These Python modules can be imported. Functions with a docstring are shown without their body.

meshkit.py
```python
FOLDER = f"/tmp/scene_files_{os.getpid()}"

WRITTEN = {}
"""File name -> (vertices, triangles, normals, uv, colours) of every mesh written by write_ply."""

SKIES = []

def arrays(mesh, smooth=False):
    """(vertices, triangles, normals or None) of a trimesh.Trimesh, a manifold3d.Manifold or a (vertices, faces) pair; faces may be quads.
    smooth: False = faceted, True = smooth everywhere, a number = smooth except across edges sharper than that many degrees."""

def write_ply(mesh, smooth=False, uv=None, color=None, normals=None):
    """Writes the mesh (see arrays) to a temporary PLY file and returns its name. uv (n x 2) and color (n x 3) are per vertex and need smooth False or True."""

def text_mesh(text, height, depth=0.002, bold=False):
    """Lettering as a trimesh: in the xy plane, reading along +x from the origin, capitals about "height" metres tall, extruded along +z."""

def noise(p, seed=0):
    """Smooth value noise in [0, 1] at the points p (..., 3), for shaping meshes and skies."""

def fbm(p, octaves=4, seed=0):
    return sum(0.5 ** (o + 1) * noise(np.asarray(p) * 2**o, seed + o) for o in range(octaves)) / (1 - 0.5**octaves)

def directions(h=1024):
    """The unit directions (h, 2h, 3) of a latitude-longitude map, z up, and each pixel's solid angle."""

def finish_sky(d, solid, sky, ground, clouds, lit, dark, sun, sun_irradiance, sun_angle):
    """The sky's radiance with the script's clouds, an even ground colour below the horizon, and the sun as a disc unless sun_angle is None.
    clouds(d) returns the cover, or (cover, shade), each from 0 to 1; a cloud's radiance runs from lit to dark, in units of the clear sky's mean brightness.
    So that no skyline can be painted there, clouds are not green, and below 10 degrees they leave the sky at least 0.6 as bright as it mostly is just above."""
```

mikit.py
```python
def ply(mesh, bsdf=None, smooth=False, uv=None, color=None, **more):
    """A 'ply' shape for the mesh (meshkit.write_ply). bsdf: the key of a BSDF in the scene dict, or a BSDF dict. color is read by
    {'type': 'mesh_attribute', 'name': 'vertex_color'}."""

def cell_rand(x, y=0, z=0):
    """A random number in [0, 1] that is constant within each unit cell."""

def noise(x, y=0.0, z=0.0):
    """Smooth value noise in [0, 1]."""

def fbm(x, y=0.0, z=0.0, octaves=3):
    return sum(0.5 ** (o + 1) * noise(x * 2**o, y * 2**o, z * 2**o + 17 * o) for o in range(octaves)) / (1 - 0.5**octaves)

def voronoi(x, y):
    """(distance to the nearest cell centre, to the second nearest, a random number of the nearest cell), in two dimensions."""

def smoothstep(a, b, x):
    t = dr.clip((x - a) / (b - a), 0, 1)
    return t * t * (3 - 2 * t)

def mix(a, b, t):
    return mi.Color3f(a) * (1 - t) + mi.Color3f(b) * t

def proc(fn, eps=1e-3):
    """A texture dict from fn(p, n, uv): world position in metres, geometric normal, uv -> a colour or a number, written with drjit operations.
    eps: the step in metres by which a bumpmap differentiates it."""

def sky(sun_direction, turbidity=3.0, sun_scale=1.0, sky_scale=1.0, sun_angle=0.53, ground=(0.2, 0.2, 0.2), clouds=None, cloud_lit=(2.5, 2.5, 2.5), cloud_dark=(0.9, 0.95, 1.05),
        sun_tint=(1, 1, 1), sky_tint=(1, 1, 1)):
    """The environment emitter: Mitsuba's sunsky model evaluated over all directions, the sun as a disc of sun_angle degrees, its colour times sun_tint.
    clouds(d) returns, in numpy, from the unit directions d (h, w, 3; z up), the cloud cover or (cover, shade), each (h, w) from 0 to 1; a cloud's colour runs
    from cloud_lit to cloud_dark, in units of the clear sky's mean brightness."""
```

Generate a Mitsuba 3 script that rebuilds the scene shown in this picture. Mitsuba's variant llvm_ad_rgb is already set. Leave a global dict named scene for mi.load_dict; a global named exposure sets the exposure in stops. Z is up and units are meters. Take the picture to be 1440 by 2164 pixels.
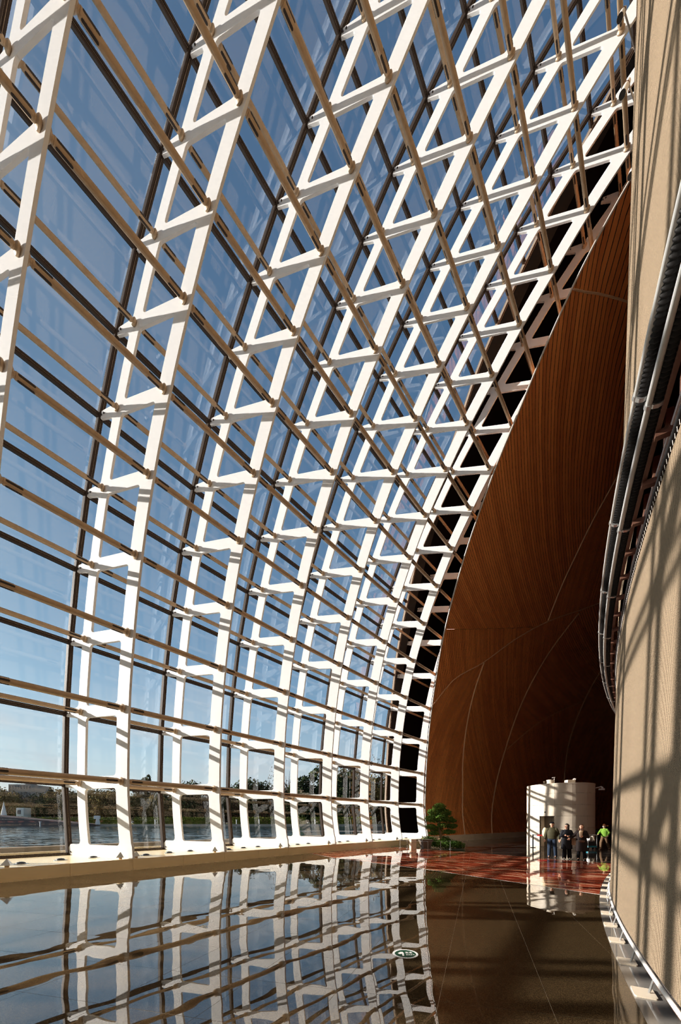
import math, random
import numpy as np, trimesh, shapely, shapely.affinity, manifold3d as mf
import drjit as dr, mitsuba as mi, mikit, meshkit
from mikit import ply, proc, noise, fbm, smoothstep, mix, cell_rand
from shapely.geometry import Polygon, LineString, box as sbox
T = mi.ScalarTransform4f
rng = np.random.default_rng(7); random.seed(7)
scene, labels = {}, {}
# ------------------------------------------------------------------ camera, sky, exposure
FPX, YH, EYE = 772.31, 1739.39, 1.70
scene['camera'] = {'type': 'perspective', 'fov_axis': 'x', 'fov': 2*math.degrees(math.atan(720/FPX)),
    'principal_point_offset_x': 0.0, 'principal_point_offset_y': -(YH-1082)/2164.0, 'near_clip': 0.05, 'far_clip': 3000.0,
    'to_world': T().look_at(origin=[0, 0, EYE], target=[0, 1, EYE], up=[0, 0, 1])}
SUN_AZ, SUN_EL = 272.8, 20.2
sa, se = math.radians(SUN_AZ), math.radians(SUN_EL)
SUN = np.array([math.sin(sa)*math.cos(se), math.cos(sa)*math.cos(se), math.sin(se)])
def clouds(d):
    z = np.clip(d[..., 2], 0.0, 1)
    p = d/np.maximum(z[..., None]+0.18, 0.05)
    wisp = meshkit.fbm(np.stack([p[..., 0]*1.3, p[..., 1]*1.0, p[..., 2]*0+3], -1), 5)
    wisp2 = meshkit.fbm(np.stack([p[..., 0]*3.5+9, p[..., 1]*2.2, p[..., 2]*0], -1), 4)
    low = np.exp(-((z-0.02)/0.13)**2)
    mid = np.exp(-((z-0.16)/0.20)**2)
    cov = 0.80*low + mid*0.55*np.clip((wisp-0.45)*4, 0, 1)*np.clip(wisp2*1.6-.2, 0, 1) + 0.10*np.clip((wisp2-.5)*3, 0, 1)
    return np.clip(cov, 0, 1), 0.35*np.clip(wisp2*1.5-0.4, 0, 1)
scene['sky'] = mikit.sky(SUN, turbidity=2.6, sun_scale=1.0, sky_scale=1.0, ground=(.16, .15, .14), clouds=clouds,
    cloud_lit=(2.0, 2.05, 2.1), cloud_dark=(1.5, 1.6, 1.75), sky_tint=(.98, 1.02, 1.0), sun_tint=(1.34, 1.62, 2.55))
exposure = 2.5
# ------------------------------------------------------------------ materials
def tw(b): return {'type': 'twosided', 'b': b}
def rgb(*c): return {'type': 'rgb', 'value': list(c)}
def diffuse(*c): return tw({'type': 'diffuse', 'reflectance': rgb(*c)})
def princ(c, rough=.5, metal=0., spec=.5, **k):
    return tw({'type': 'principled', 'base_color': c if isinstance(c, dict) else rgb(*c), 'roughness': rough, 'metallic': metal, 'specular': spec, **k})
def mat(name, b): scene[name] = b; return name
mat('m_white', princ((.76, .765, .77), .6, 0, .2))
mat('m_bronze', princ(proc(lambda p, n, uv: mix((.42, .30, .19), (.56, .41, .265), fbm(p.x*9, p.y*9, p.z*9))), .45, .3, .4))
mat('m_slot', princ((.035, .025, .02), .6, .2))
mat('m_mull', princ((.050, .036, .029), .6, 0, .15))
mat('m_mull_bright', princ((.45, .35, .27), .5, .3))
mat('m_glass', {'type': 'thindielectric', 'int_ior': 1.5, 'specular_transmittance': rgb(.90, .94, .95)})
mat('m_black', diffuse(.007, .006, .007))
mat('m_darkgrey', princ((.016, .018, .021), .6, 0, .2))
mat('m_trim', princ((.60, .56, .52), .4, .1))
mat('m_brass', princ((.85, .62, .42), .45, .15))
mat('m_steel', princ((.55, .55, .54), .3, .8))
mat('m_crystal', princ((.62, .65, .65), .15, .25))
mat('m_pipe', princ((.50, .50, .48), .4, .2))
mat('m_rubber', princ((.010, .009, .009), .55, 0, .25))
mat('m_bracket', princ((.16, .075, .05), .5, .2))
mat('m_red_wall', diffuse(.34, .12, .095))
mat('m_rail', princ((.75, .72, .68), .4))
mat('m_stone', princ(proc(lambda p, n, uv: mix((.66, .56, .43), (.76, .66, .52), fbm(p.x*4, p.y*4, p.z*7, 4))), .35, 0, .5))
mat('m_ledge', princ(proc(lambda p, n, uv: mix((.84, .68, .40), (.91, .75, .47), fbm(p.x*3, p.y*3, p.z*9, 4))), .22, 0, .5))
mat('m_clad', princ(proc(lambda p, n, uv: mix((.74, .64, .51), (.79, .69, .56), fbm(p.x*6, p.y*6, p.z*3))), .45))
mat('m_clad_dark', diffuse(.10, .075, .055))
mat('m_door', princ((.20, .16, .12), .35, .3))
mat('m_redbelt', diffuse(.55, .02, .02))
mat('m_blackmetal', princ((.03, .03, .032), .4, .2))
def granite(p, n, uv):
    s = cell_rand(p.x*320, p.y*320, 0)
    f = noise(p.x*170, p.y*170, 3.0)
    return mix((.036, .023, .012), (.150, .100, .046), smoothstep(.45, .95, .5*s+.6*f))*mi.Float(.95)
def wob(p, n, uv): return fbm(p.x*1.9, p.y*1.9, 0.0, 2)
mat('m_granite', {'type': 'bumpmap', 'scale': .0022, 'arbitrary': proc(wob, 2e-2), 'b': {'type': 'plastic', 'int_ior': 2.5, 'nonlinear': False, 'diffuse_reflectance': proc(granite)}})
def marble(p, n, uv):
    a = p.x*.62-p.y*.78; b = p.x*.78+p.y*.62
    w = fbm(a*1.0, b*1.0, 5., 3)
    v = fbm(a*1.4+w*2.0, b*9+w*5, 2.0, 5)
    c = mix((.26, .032, .016), (.58, .12, .055), smoothstep(.32, .62, v))
    return mix(c, (.80, .45, .28), smoothstep(.55, .70, v)*.9)
mat('m_marble', {'type': 'bumpmap', 'scale': .0018, 'arbitrary': proc(wob, 2e-2), 'b': {'type': 'plastic', 'int_ior': 1.9, 'nonlinear': False, 'diffuse_reflectance': proc(marble)}})
mat('m_greyfloor', {'type': 'bumpmap', 'scale': .0018, 'arbitrary': proc(wob, 2e-2), 'b': {'type': 'plastic', 'int_ior': 1.7, 'nonlinear': False, 'diffuse_reflectance': proc(lambda p, n, uv: mix((.035, .03, .027), (.075, .065, .058), fbm(p.x*3, p.y*3)))}})
mat('m_border', {'type': 'plastic', 'int_ior': 1.6, 'nonlinear': False, 'diffuse_reflectance': rgb(.27, .25, .225)})
mat('m_joint', diffuse(.55, .46, .34))
FC, FR, LEAN = (48.07, -21.91), 51.69, .024
def weave(p, n, uv):
    ang = dr.atan2(p.y-FC[1], p.x-FC[0])*FR
    u, v = ang/.021, p.z/.0135
    a = .5+.5*dr.cos(6.2832*u); b = .5+.5*dr.cos(6.2832*v+3.1416*dr.floor(u-.5))
    k = a*(.45+.55*b)
    return mix((.062, .038, .021), (.52, .405, .285), smoothstep(.05, .75, k))*(.9+.2*fbm(p.x*2, p.y*2, p.z*.35))
mat('m_fabric', tw({'type': 'diffuse', 'reflectance': proc(weave)}))
def wood_mat(name, N, pitch):
    N = np.array(N)/np.linalg.norm(N)
    def col(p, n, uv):
        v = (p.x*N[0]+p.y*N[1]+p.z*N[2])/pitch
        i = dr.floor(v); f = v-i
        along = cell_rand(i, 3)*7+(p.x+p.z*.7-p.y*.3)*.28
        tone = cell_rand(i, dr.floor(along))
        g = fbm(p.x*1.0+i*7.1, p.y*1.0, p.z*1.0, 3)
        c = mix((.56, .175, .060), (1.0, .43, .145), .55*tone+.45*g)
        gap = smoothstep(.0, .06, f)*(1-smoothstep(.86, .92, f))
        return c*(.06+.94*gap)
    return mat(name, princ(proc(col), .45, 0, .2))
WOODS = {'up': wood_mat('m_wood_up', (-.40, .52, .75), .085), 'low': wood_mat('m_wood_low', (-.07, .98, -.18), .17), 'mid': wood_mat('m_wood_mid', (.70, .36, .62), .26)}
# ------------------------------------------------------------------ helpers
_n = {}
def key_for(name):
    k = _n.get(name, 0); _n[name] = k+1
    return name if k == 0 else f'{name}_{k:03d}'
def add(name, mesh, m, parent=None, smooth=False, to_world=None):
    k = key_for((parent+'__' if parent else '')+name)
    d = dict(mesh) if isinstance(mesh, dict) else ply(mesh, m, smooth)
    if to_world is not None: d['to_world'] = to_world
    scene[k] = d
    return k
def thing(name, label, cat, group=None):
    k = key_for(name); labels[k] = {'label': label, 'category': cat}
    if group: labels[k]['group'] = group
    return k
def tag(k, label, cat, group=None):
    labels[k] = {'label': label, 'category': cat}
    if group: labels[k]['group'] = group
    return k
def struct(k, label=None):
    labels[k] = {'kind': 'structure'}
    if label: labels[k]['label'] = label
    return k
def box(x0, x1, y0, y1, z0, z1, ch=0):
    m = trimesh.creation.box(bounds=[[x0, y0, z0], [x1, y1, z1]])
    return m
def cat(*ms): return trimesh.util.concatenate([m for m in ms])
def rotz(m, a, c=(0, 0)):
    m = m.copy(); m.apply_transform(trimesh.transformations.rotation_matrix(a, [0, 0, 1], [c[0], c[1], 0])); return m
def shift(m, *v): m = m.copy(); m.apply_translation(v); return m
def frame_of(d):
    d = np.asarray(d, float); d = d/np.linalg.norm(d)
    a = np.cross(d, [0, 0, 1.0])
    if np.linalg.norm(a) < 1e-6: a = np.array([1.0, 0, 0])
    a /= np.linalg.norm(a); b = np.cross(a, d)
    return a, b, d
def lathe_along(prof, p0, p1, seg=16):
    """prof: (distance from p0, radius) pairs, closed at both ends"""
    p0, p1 = np.asarray(p0, float), np.asarray(p1, float)
    a, b, d = frame_of(p1-p0); th = np.linspace(0, 2*np.pi, seg, endpoint=False)
    ring = np.cos(th)[:, None]*a+np.sin(th)[:, None]*b
    v = np.vstack([p0+d*s+ring*r for s, r in prof]); f = []
    for k in range(len(prof)-1):
        for j in range(seg):
            j2 = (j+1) % seg; f += [[k*seg+j, (k+1)*seg+j, (k+1)*seg+j2], [k*seg+j, (k+1)*seg+j2, k*seg+j2]]
    n = len(v); v = np.vstack([v, p0+d*prof[0][0], p0+d*prof[-1][0]])
    for j in range(seg):
        j2 = (j+1) % seg; f += [[n, j, j2], [n+1, (len(prof)-1)*seg+j2, (len(prof)-1)*seg+j]]
    m = trimesh.Trimesh(v, f, process=False)
    if m.volume < 0: m.invert()
    return m
def rod(p0, p1, r, seg=12):
    L = float(np.linalg.norm(np.asarray(p1, float)-np.asarray(p0, float)))
    return lathe_along([(0, r), (L, r)], p0, p1, seg)
def tube(pts, r, seg=10):
    pts = np.asarray(pts, float); t = np.gradient(pts, axis=0); t /= np.linalg.norm(t, axis=1)[:, None]
    a0 = frame_of(t[0])[0]; rings = []
    rr = np.broadcast_to(r, len(pts)); th = np.linspace(0, 2*np.pi, seg, endpoint=False)
    for p, d, q in zip(pts, t, rr):
        a0 = a0-d*(a0@d); a0 /= np.linalg.norm(a0); b = np.cross(d, a0)
        rings.append(p+q*(np.cos(th)[:, None]*a0+np.sin(th)[:, None]*b))
    v = np.vstack(rings); f = []
    for k in range(len(pts)-1):
        for j in range(seg):
            j2 = (j+1) % seg; f += [[k*seg+j, k*seg+j2, (k+1)*seg+j2], [k*seg+j, (k+1)*seg+j2, (k+1)*seg+j]]
    n = len(v); v = np.vstack([v, pts[0], pts[-1]])
    for j in range(seg):
        j2 = (j+1) % seg; f += [[n, j2, j], [n+1, (len(pts)-1)*seg+j, (len(pts)-1)*seg+j2]]
    return trimesh.Trimesh(v, f, process=False)
def sweep_quad(A, B, C, D):
    """closed prism through four rails"""
    R = [np.asarray(x, float) for x in (A, B, C, D)]; n = len(R[0]); v = np.vstack(R); f = []
    for s in range(4):
        a, b = s*n, ((s+1) % 4)*n
        for k in range(n-1): f += [[a+k, a+k+1, b+k+1], [a+k, b+k+1, b+k]]
    f += [[0, n, 2*n], [0, 2*n, 3*n], [n-1, 3*n-1, 2*n-1], [n-1, 4*n-1, 3*n-1]]
    m = trimesh.Trimesh(v, f, process=False)
    return m
def extrude(poly, h):
    gs = getattr(poly, 'geoms', [poly])
    return cat(*[trimesh.creation.extrude_polygon(g, h, engine='earcut') for g in gs if g.area > 1e-6])
def proj(P):
    P = np.atleast_2d(P); y = np.maximum(P[:, 1], 1e-3)
    return np.c_[720+FPX*P[:, 0]/y, YH-FPX*(P[:, 2]-EYE)/y, P[:, 1]]
def in_frame(P, m=25):
    q = proj(P); return bool(((q[:, 2] > .3) & (q[:, 0] > -m) & (q[:, 0] < 1340+m) & (q[:, 1] > -m) & (q[:, 1] < 2164+m)).any())
# ------------------------------------------------------------------ the dome: a figure of rotation about (CX, CY)
CX, CY, RAD, TH0, DTH, SKEW = 192.7508, -140.3761, 252.8494, 2.5029, -0.0151245, 0.21925
DIN = np.array([.30, 0, .078, .344, .772, 1.397, 2.203, 3.155, 4.196, 5.463, 6.754, 8.166, 9.599, 11.158, 12.779, 14.457, 16.2, 18.0, 19.8, 21.7, 23.7])
ZIN = np.array([.41, 3.229, 5.887, 8.586, 11.253, 13.887, 16.445, 18.937, 21.267, 23.590, 25.774, 27.852, 29.896, 31.862, 33.832, 35.58, 37.2, 38.75, 40.2, 41.55, 42.8])
UU = np.arange(21.0)
ANG = np.radians(np.array([0.2, 1.0, 4.2, 6.7, 8.9, 10.9, 12.8, 14.8, 16.8, 18.3, 19.8, 21.2, 22.2, 23.0, 23.9, 25.2, 26.4, 27.5, 28.5, 29.5, 30.5]))
from scipy.interpolate import CubicSpline
from scipy.interpolate import PchipInterpolator
_d, _z, _a = PchipInterpolator(UU, DIN), PchipInterpolator(UU, ZIN), PchipInterpolator(UU, ANG)
def prof(u, t):
    u = np.asarray(u, float); a = _a(np.clip(u, 0, 20))
    return _d(u)-t*np.cos(a), _z(u)+t*np.sin(a)
def dome(i, d, z):
    i, d, z = np.broadcast_arrays(np.asarray(i, float), np.asarray(d, float), np.asarray(z, float))
    th = TH0+i*DTH; a = th+SKEW
    return np.stack([CX+RAD*np.cos(th)-d*np.cos(a), CY+RAD*np.sin(th)-d*np.sin(a), z], -1)
def dpt(i, u, t): return dome(i, *prof(u, t))
def ROT(i): return T().translate([CX, CY, 0]).rotate([0, 0, 1], math.degrees(i*DTH)).translate([-CX, -CY, 0])
TS, TM = 2.54, 3.68            # rib depth, distance of the glass from the inner chord
EZ = np.array([-1, 0, 5.7, 10, 13.4, 16, 18.7, 20.7, 22.9, 25.45, 27.9, 29.4, 30.8, 32.1, 34.4, 36.5, 39, 42, 46])
EI = np.array([6.93, 6.93, 6.95, 6.88, 6.76, 6.60, 6.45, 6.33, 6.17, 5.98, 5.79, 5.66, 5.52, 5.40, 5.26, 5.12, 4.90, 4.6, 4.1])
_e = PchipInterpolator(EZ, EI)
def edge(z): return _e(np.clip(z, -1, 46))             # edge of the wood lining
def gedge(z): return edge(z)+.24                        # edge of the glass
NEAR = -9                                              # the glass behind the camera ends at this rib
# rib plate, drawn in (d, z)
us = np.linspace(0, 20, 201)
def band(t, lo, hi):
    c = np.c_[prof(us, t)]; g = np.gradient(c, axis=0); g /= np.linalg.norm(g, axis=1)[:, None]
    nrm = np.c_[g[:, 1], -g[:, 0]]
    return Polygon(np.vstack([c+nrm*hi, (c+nrm*lo)[::-1]])).buffer(0)
plate = shapely.union_all([band(0, -.40, .24), band(TS, -.24, .27)])
for k in range(1, 21):
    dirv = np.array([-math.cos(ANG[k]), math.sin(ANG[k])]); nv = np.array([dirv[1], -dirv[0]])*-1
    n0 = np.array([DIN[k], ZIN[k]]); w = .23
    q = [n0-nv*w, n0+nv*w, n0+dirv*(TS+.1)+nv*w, n0+dirv*(TM-.12)+nv*.13, n0+dirv*(TM-.12)-nv*.13, n0+dirv*(TS+.1)-nv*w]
    plate = plate.union(Polygon(q).buffer(0))
plate = plate.union(Polygon([(.55, .41), (.50, .86), (-3.2, .86), (-3.45, .62), (-3.2, .41)]))
plate = plate.buffer(.14, quad_segs=4).buffer(-.14, quad_segs=4).intersection(sbox(-9, .405, 40, 44.0)).simplify(.004)
def plate_mesh(poly, th=.09):
    m = extrude(poly, th); v = m.vertices.copy()
    B = dome(0, 0, 0); w = dome(0, 1, 0)-B; nrm = np.cross([0, 0, 1.], w)
    m.vertices = B+v[:, :1]*w+np.c_[v[:, 0]*0, v[:, 0]*0, v[:, 1]]+(v[:, 2:]-th/2)*nrm
    if m.volume < 0: m.invert()
    return m
PLATE = ply(plate_mesh(plate), 'm_white')
def member(P, Q, r, slots=True):
    L = np.linalg.norm(Q-P); c = r*1.36
    end = [(.045, r*.8), (.06, c*.95), (.085, c*1.08), (.12, c*1.08), (.15, c*.8), (.16, r*.86), (.19, r*.86), (.20, r)]
    pr = [(s, q) for s, q in end]+[(L-s, q) for s, q in reversed(end)]
    return lathe_along(pr, P, Q, 18)
def slot_mesh(P, Q, r):
    a, b, d = frame_of(Q-P); L = np.linalg.norm(Q-P); out = []
    for s0, s1 in ((.24, .62), (L-.62, L-.24)):
        pair = []
        for ax, ay in ((a, b), (b, a)):
            poly = LineString([(s0+.03, 0), (s1-.03, 0)]).buffer(.032, quad_segs=3)
            m = extrude(poly, 2*r+.006); v = m.vertices
            m.vertices = P+v[:, :1]*d+v[:, 1:2]*ax+(v[:, 2:]-r-.003)*ay
            if m.volume < 0: m.invert()
            pair.append(mf.Manifold(mf.Mesh(m.vertices.astype(np.float32), m.faces.astype(np.uint32))))
        u = (pair[0]+pair[1]).to_mesh(); out.append(trimesh.Trimesh(u.vert_properties[:, :3], u.tri_verts, process=False))
    return out
RI, RO = .102, .088
TUBES = {}
for k in range(1, 20):
    for nm, t, r in (('inner', .0, RI), ('outer', TS, RO)):
        P, Q = dpt(0, k, t), dpt(1, k, t)
        TUBES[nm, k] = (ply(member(P, Q, r), 'm_bronze', 40), [ply(x, 'm_slot') for x in slot_mesh(P, Q, r)], member(P, Q, r))
# ribs in view are things; the ones behind the camera belong to the rear wall
RIB_LABELS = {-1: 'white steel rib at the far left, mostly outside the picture', 0: 'white steel lattice rib nearest the camera, cut by the left picture edge',
 1: 'white steel lattice rib, first whole one from the left', 2: 'white steel lattice rib, second whole one from the left',
 3: 'white steel lattice rib, third whole one from the left', 4: 'white steel lattice rib, fourth whole one from the left',
 5: 'white steel lattice rib in front of the last clear glass bay', 6: 'white steel lattice rib in front of the dark strip where the glass ends',
 7: 'last white steel lattice rib, right before the wooden lining and the tree', 8: 'white steel rib behind the wooden lining'}
rear_tubes, rear_root = [], struct('wall_back', 'rear part of the white steel and glass shell behind the camera')
ORIGIN = None
for i in range(NEAR, 9):
    vis = i >= -1 and i < 8
    if i == 8: continue
    if vis:
        r = thing('steel_rib', RIB_LABELS[i], 'steel rib'); add('plate', PLATE, None, r, to_world=ROT(i))
        # bolt pairs at the glass end of every strut
    else: add('rib', PLATE, None, rear_root, to_world=ROT(i))
    for k in range(1, 20):
        for nm, t in (('inner', 0.), ('outer', TS)):
            P = dpt(np.linspace(i, i+1, 5), k, t)
            inside = i+.5 > edge(ZIN[k])+1.1
            if inside: continue
            if vis and in_frame(P):
                tk = add(nm+'_tube', TUBES[nm, k][0], None, r, to_world=ROT(i))
                [add('slot', x, None, tk, to_world=ROT(i)) for x in TUBES[nm, k][1]]
            else:
                rear_tubes.append(rotz(TUBES[nm, k][2], i*DTH, (CX, CY)))
labels[add('ring_tube', cat(*rear_tubes), 'm_bronze', rear_root)] = {'kind': 'stuff'}
# strut-end clevis bolts, one small part per rib
bolt = []
for k in range(0, 20):
    P = dpt(0, k, TM-.22) if k else dome(0, -3.3, .55)
    nrm = np.cross([0, 0, 1.], dome(0, 1, 0)-dome(0, 0, 0))
    for s in (-.05, .09):
        C = P+(dome(0, s, 0)-dome(0, 0, 0))
        bolt.append(rod(C-nrm*.075, C+nrm*.075, .032, 8))
BOLT = ply(cat(*bolt), 'm_slot')
for k in [x for x in labels if x.startswith('steel_rib')]:
    i = -1+(0 if k == 'steel_rib' else int(k[-3:])); labels[add('bolt', BOLT, None, k, to_world=ROT(i))] = {'kind': 'stuff'}
# ------------------------------------------------------------------ glass curtain wall
win = struct('window_1', 'curved curtain wall of bronze mullions and clear glass panes')
ZM = prof(UU, TM)[1]; ZM0 = .50
def mpt(i, u, dt=0.):
    p = dpt(i, u, TM+dt); return p
def mull_rails(fn, n):   # three bars side by side
    return fn
def bars(center, side, out, offs):
    ms = []
    for (o, w, h, q) in offs:
        c = center+side*o+out*q
        ms.append(sweep_quad(c-side*w/2-out*h/2, c+side*w/2-out*h/2, c+side*w/2+out*h/2, c-side*w/2+out*h/2))
    return cat(*ms)
uv_ = np.r_[np.arange(0, 20), 19.4]
cM = mpt(0, uv_); tM = np.gradient(cM, axis=0); tM /= np.linalg.norm(tM, axis=1)[:, None]
w0 = dome(0, 1, 0)-dome(0, 0, 0); n0 = np.cross([0, 0, 1.], w0)
outM = np.cross(tM, n0); outM /= np.linalg.norm(outM, axis=1)[:, None]
sideM = np.broadcast_to(n0, cM.shape)
for i in range(NEAR, 8):
    zz = cM[:, 2]; ok = i <= gedge(zz)
    n = int(ok.sum())
    if n < 2: continue
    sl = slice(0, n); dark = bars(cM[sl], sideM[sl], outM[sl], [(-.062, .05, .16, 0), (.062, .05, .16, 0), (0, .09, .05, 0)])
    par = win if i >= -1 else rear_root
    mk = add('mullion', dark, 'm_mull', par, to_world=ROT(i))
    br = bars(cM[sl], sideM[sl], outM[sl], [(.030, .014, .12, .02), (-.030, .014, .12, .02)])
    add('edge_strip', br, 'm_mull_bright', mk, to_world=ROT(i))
for k in range(0, 20):
    ge = float(gedge(ZM[k])); ii = np.r_[np.arange(NEAR, math.floor(ge)+1), ge]
    c = mpt(ii, k); t = np.gradient(c, axis=0); t /= np.linalg.norm(t, axis=1)[:, None]
    du = mpt(ii, k+.05)-mpt(ii, max(k-.05, 0)); du /= np.linalg.norm(du, axis=1)[:, None]
    o = np.cross(du, t); o /= np.linalg.norm(o, axis=1)[:, None]
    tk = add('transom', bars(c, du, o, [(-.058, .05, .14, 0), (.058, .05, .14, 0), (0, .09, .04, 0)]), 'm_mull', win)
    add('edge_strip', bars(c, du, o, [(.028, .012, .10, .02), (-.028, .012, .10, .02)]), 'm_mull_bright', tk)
PANES = 0
for i in range(NEAR, 8):
    for k in range(0, 19):
        za, zb = ZM[k], ZM[k+1]; ea, eb = float(gedge(za)), float(gedge(zb))
        ia, ib = min(i+1, ea), min(i+1, eb)
        if ia <= i+.02: continue
        ib = max(ib, i+.001)
        q = np.array([mpt(i, k), mpt(ia, k), mpt(ib, k+1), mpt(i, k+1)])
        f = [[0, 1, 2], [0, 2, 3]]
        vis = i >= -2 and in_frame(q)
        add('pane', trimesh.Trimesh(q, f, process=False), 'm_glass', win if vis else rear_root)
# bronze frame and dark reveal along the glass edge
UQ = np.linspace(0, 20, 400); TOPZ = float(prof(19., TM)[1]); zs = np.linspace(.1, TOPZ, 70); inv = lambda t: np.interp(zs, prof(UQ, t)[1], UQ)
uG = inv(TM); cG = mpt(gedge(zs), uG); g2 = mpt(gedge(zs)+.06, uG); s_ = g2-cG; s_ /= np.linalg.norm(s_, axis=1)[:, None]
o_ = mpt(gedge(zs), uG, .1)-cG; o_ /= np.linalg.norm(o_, axis=1)[:, None]
ef = struct(add('trim_1', bars(cG, s_, o_, [(-.06, .06, .18, -.03)]), 'm_mull'), 'bronze frame where the glass ends')
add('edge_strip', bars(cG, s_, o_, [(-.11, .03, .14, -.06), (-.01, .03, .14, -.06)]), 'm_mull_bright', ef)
rev = np.stack([mpt(gedge(zs), uG, -.02), mpt(gedge(zs)+.22, uG, -.25), mpt(gedge(zs)+.24, uG, .1)], 1)
def strip_mesh(A):
    n, m = A.shape[:2]; v = A.reshape(-1, 3); f = []
    for a in range(n-1):
        for b in range(m-1): f += [[a*m+b, a*m+b+1, (a+1)*m+b+1], [a*m+b, (a+1)*m+b+1, (a+1)*m+b]]
    return trimesh.Trimesh(v, f, process=False)
add('reveal', strip_mesh(rev), 'm_darkgrey', ef)
# opaque shell beyond the glass, roof, ends
def shell_rows(i0fn, i1fn, ni=14):
    rows = []
    for z, u in zip(np.linspace(-.3, TOPZ, 46), np.interp(np.linspace(-.3, TOPZ, 46), prof(UQ, TM)[1], UQ)):
        p = mpt(np.linspace(i0fn(z), i1fn(z), ni), u, .02); p[:, 2] = z; rows.append(p)
    return np.array(rows)
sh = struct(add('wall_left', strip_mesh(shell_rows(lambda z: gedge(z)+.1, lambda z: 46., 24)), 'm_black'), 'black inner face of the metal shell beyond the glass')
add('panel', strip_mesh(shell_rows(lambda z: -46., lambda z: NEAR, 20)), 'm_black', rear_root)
dT = float(prof(19., TM)[0]); top = np.array([(dT-.1, TOPZ-.05), (dT+4, TOPZ+1.6), (dT+12, TOPZ+3.6), (45, TOPZ+5.5), (62, TOPZ+6), (80, TOPZ+6.4)])
roof = np.array([dome(np.linspace(-46, 46, 60), d, z) for d, z in top])
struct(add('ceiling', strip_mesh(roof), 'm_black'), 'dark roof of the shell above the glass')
ends = []
for i in (46., -46.):
    zz = np.array([-.3, 10, 20, 30, 40, 52.]); e = np.array([[dome(i, d, z) for d in (-6, 20, 45, 75)] for z in zz]); ends.append(strip_mesh(e))
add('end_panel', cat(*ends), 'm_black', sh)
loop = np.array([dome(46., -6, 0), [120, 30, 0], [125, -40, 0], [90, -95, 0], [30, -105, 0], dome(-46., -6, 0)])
add('far_panel', strip_mesh(np.array([loop+[0, 0, z] for z in (-.3, 25, 53.)])), 'm_black', sh)
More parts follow.
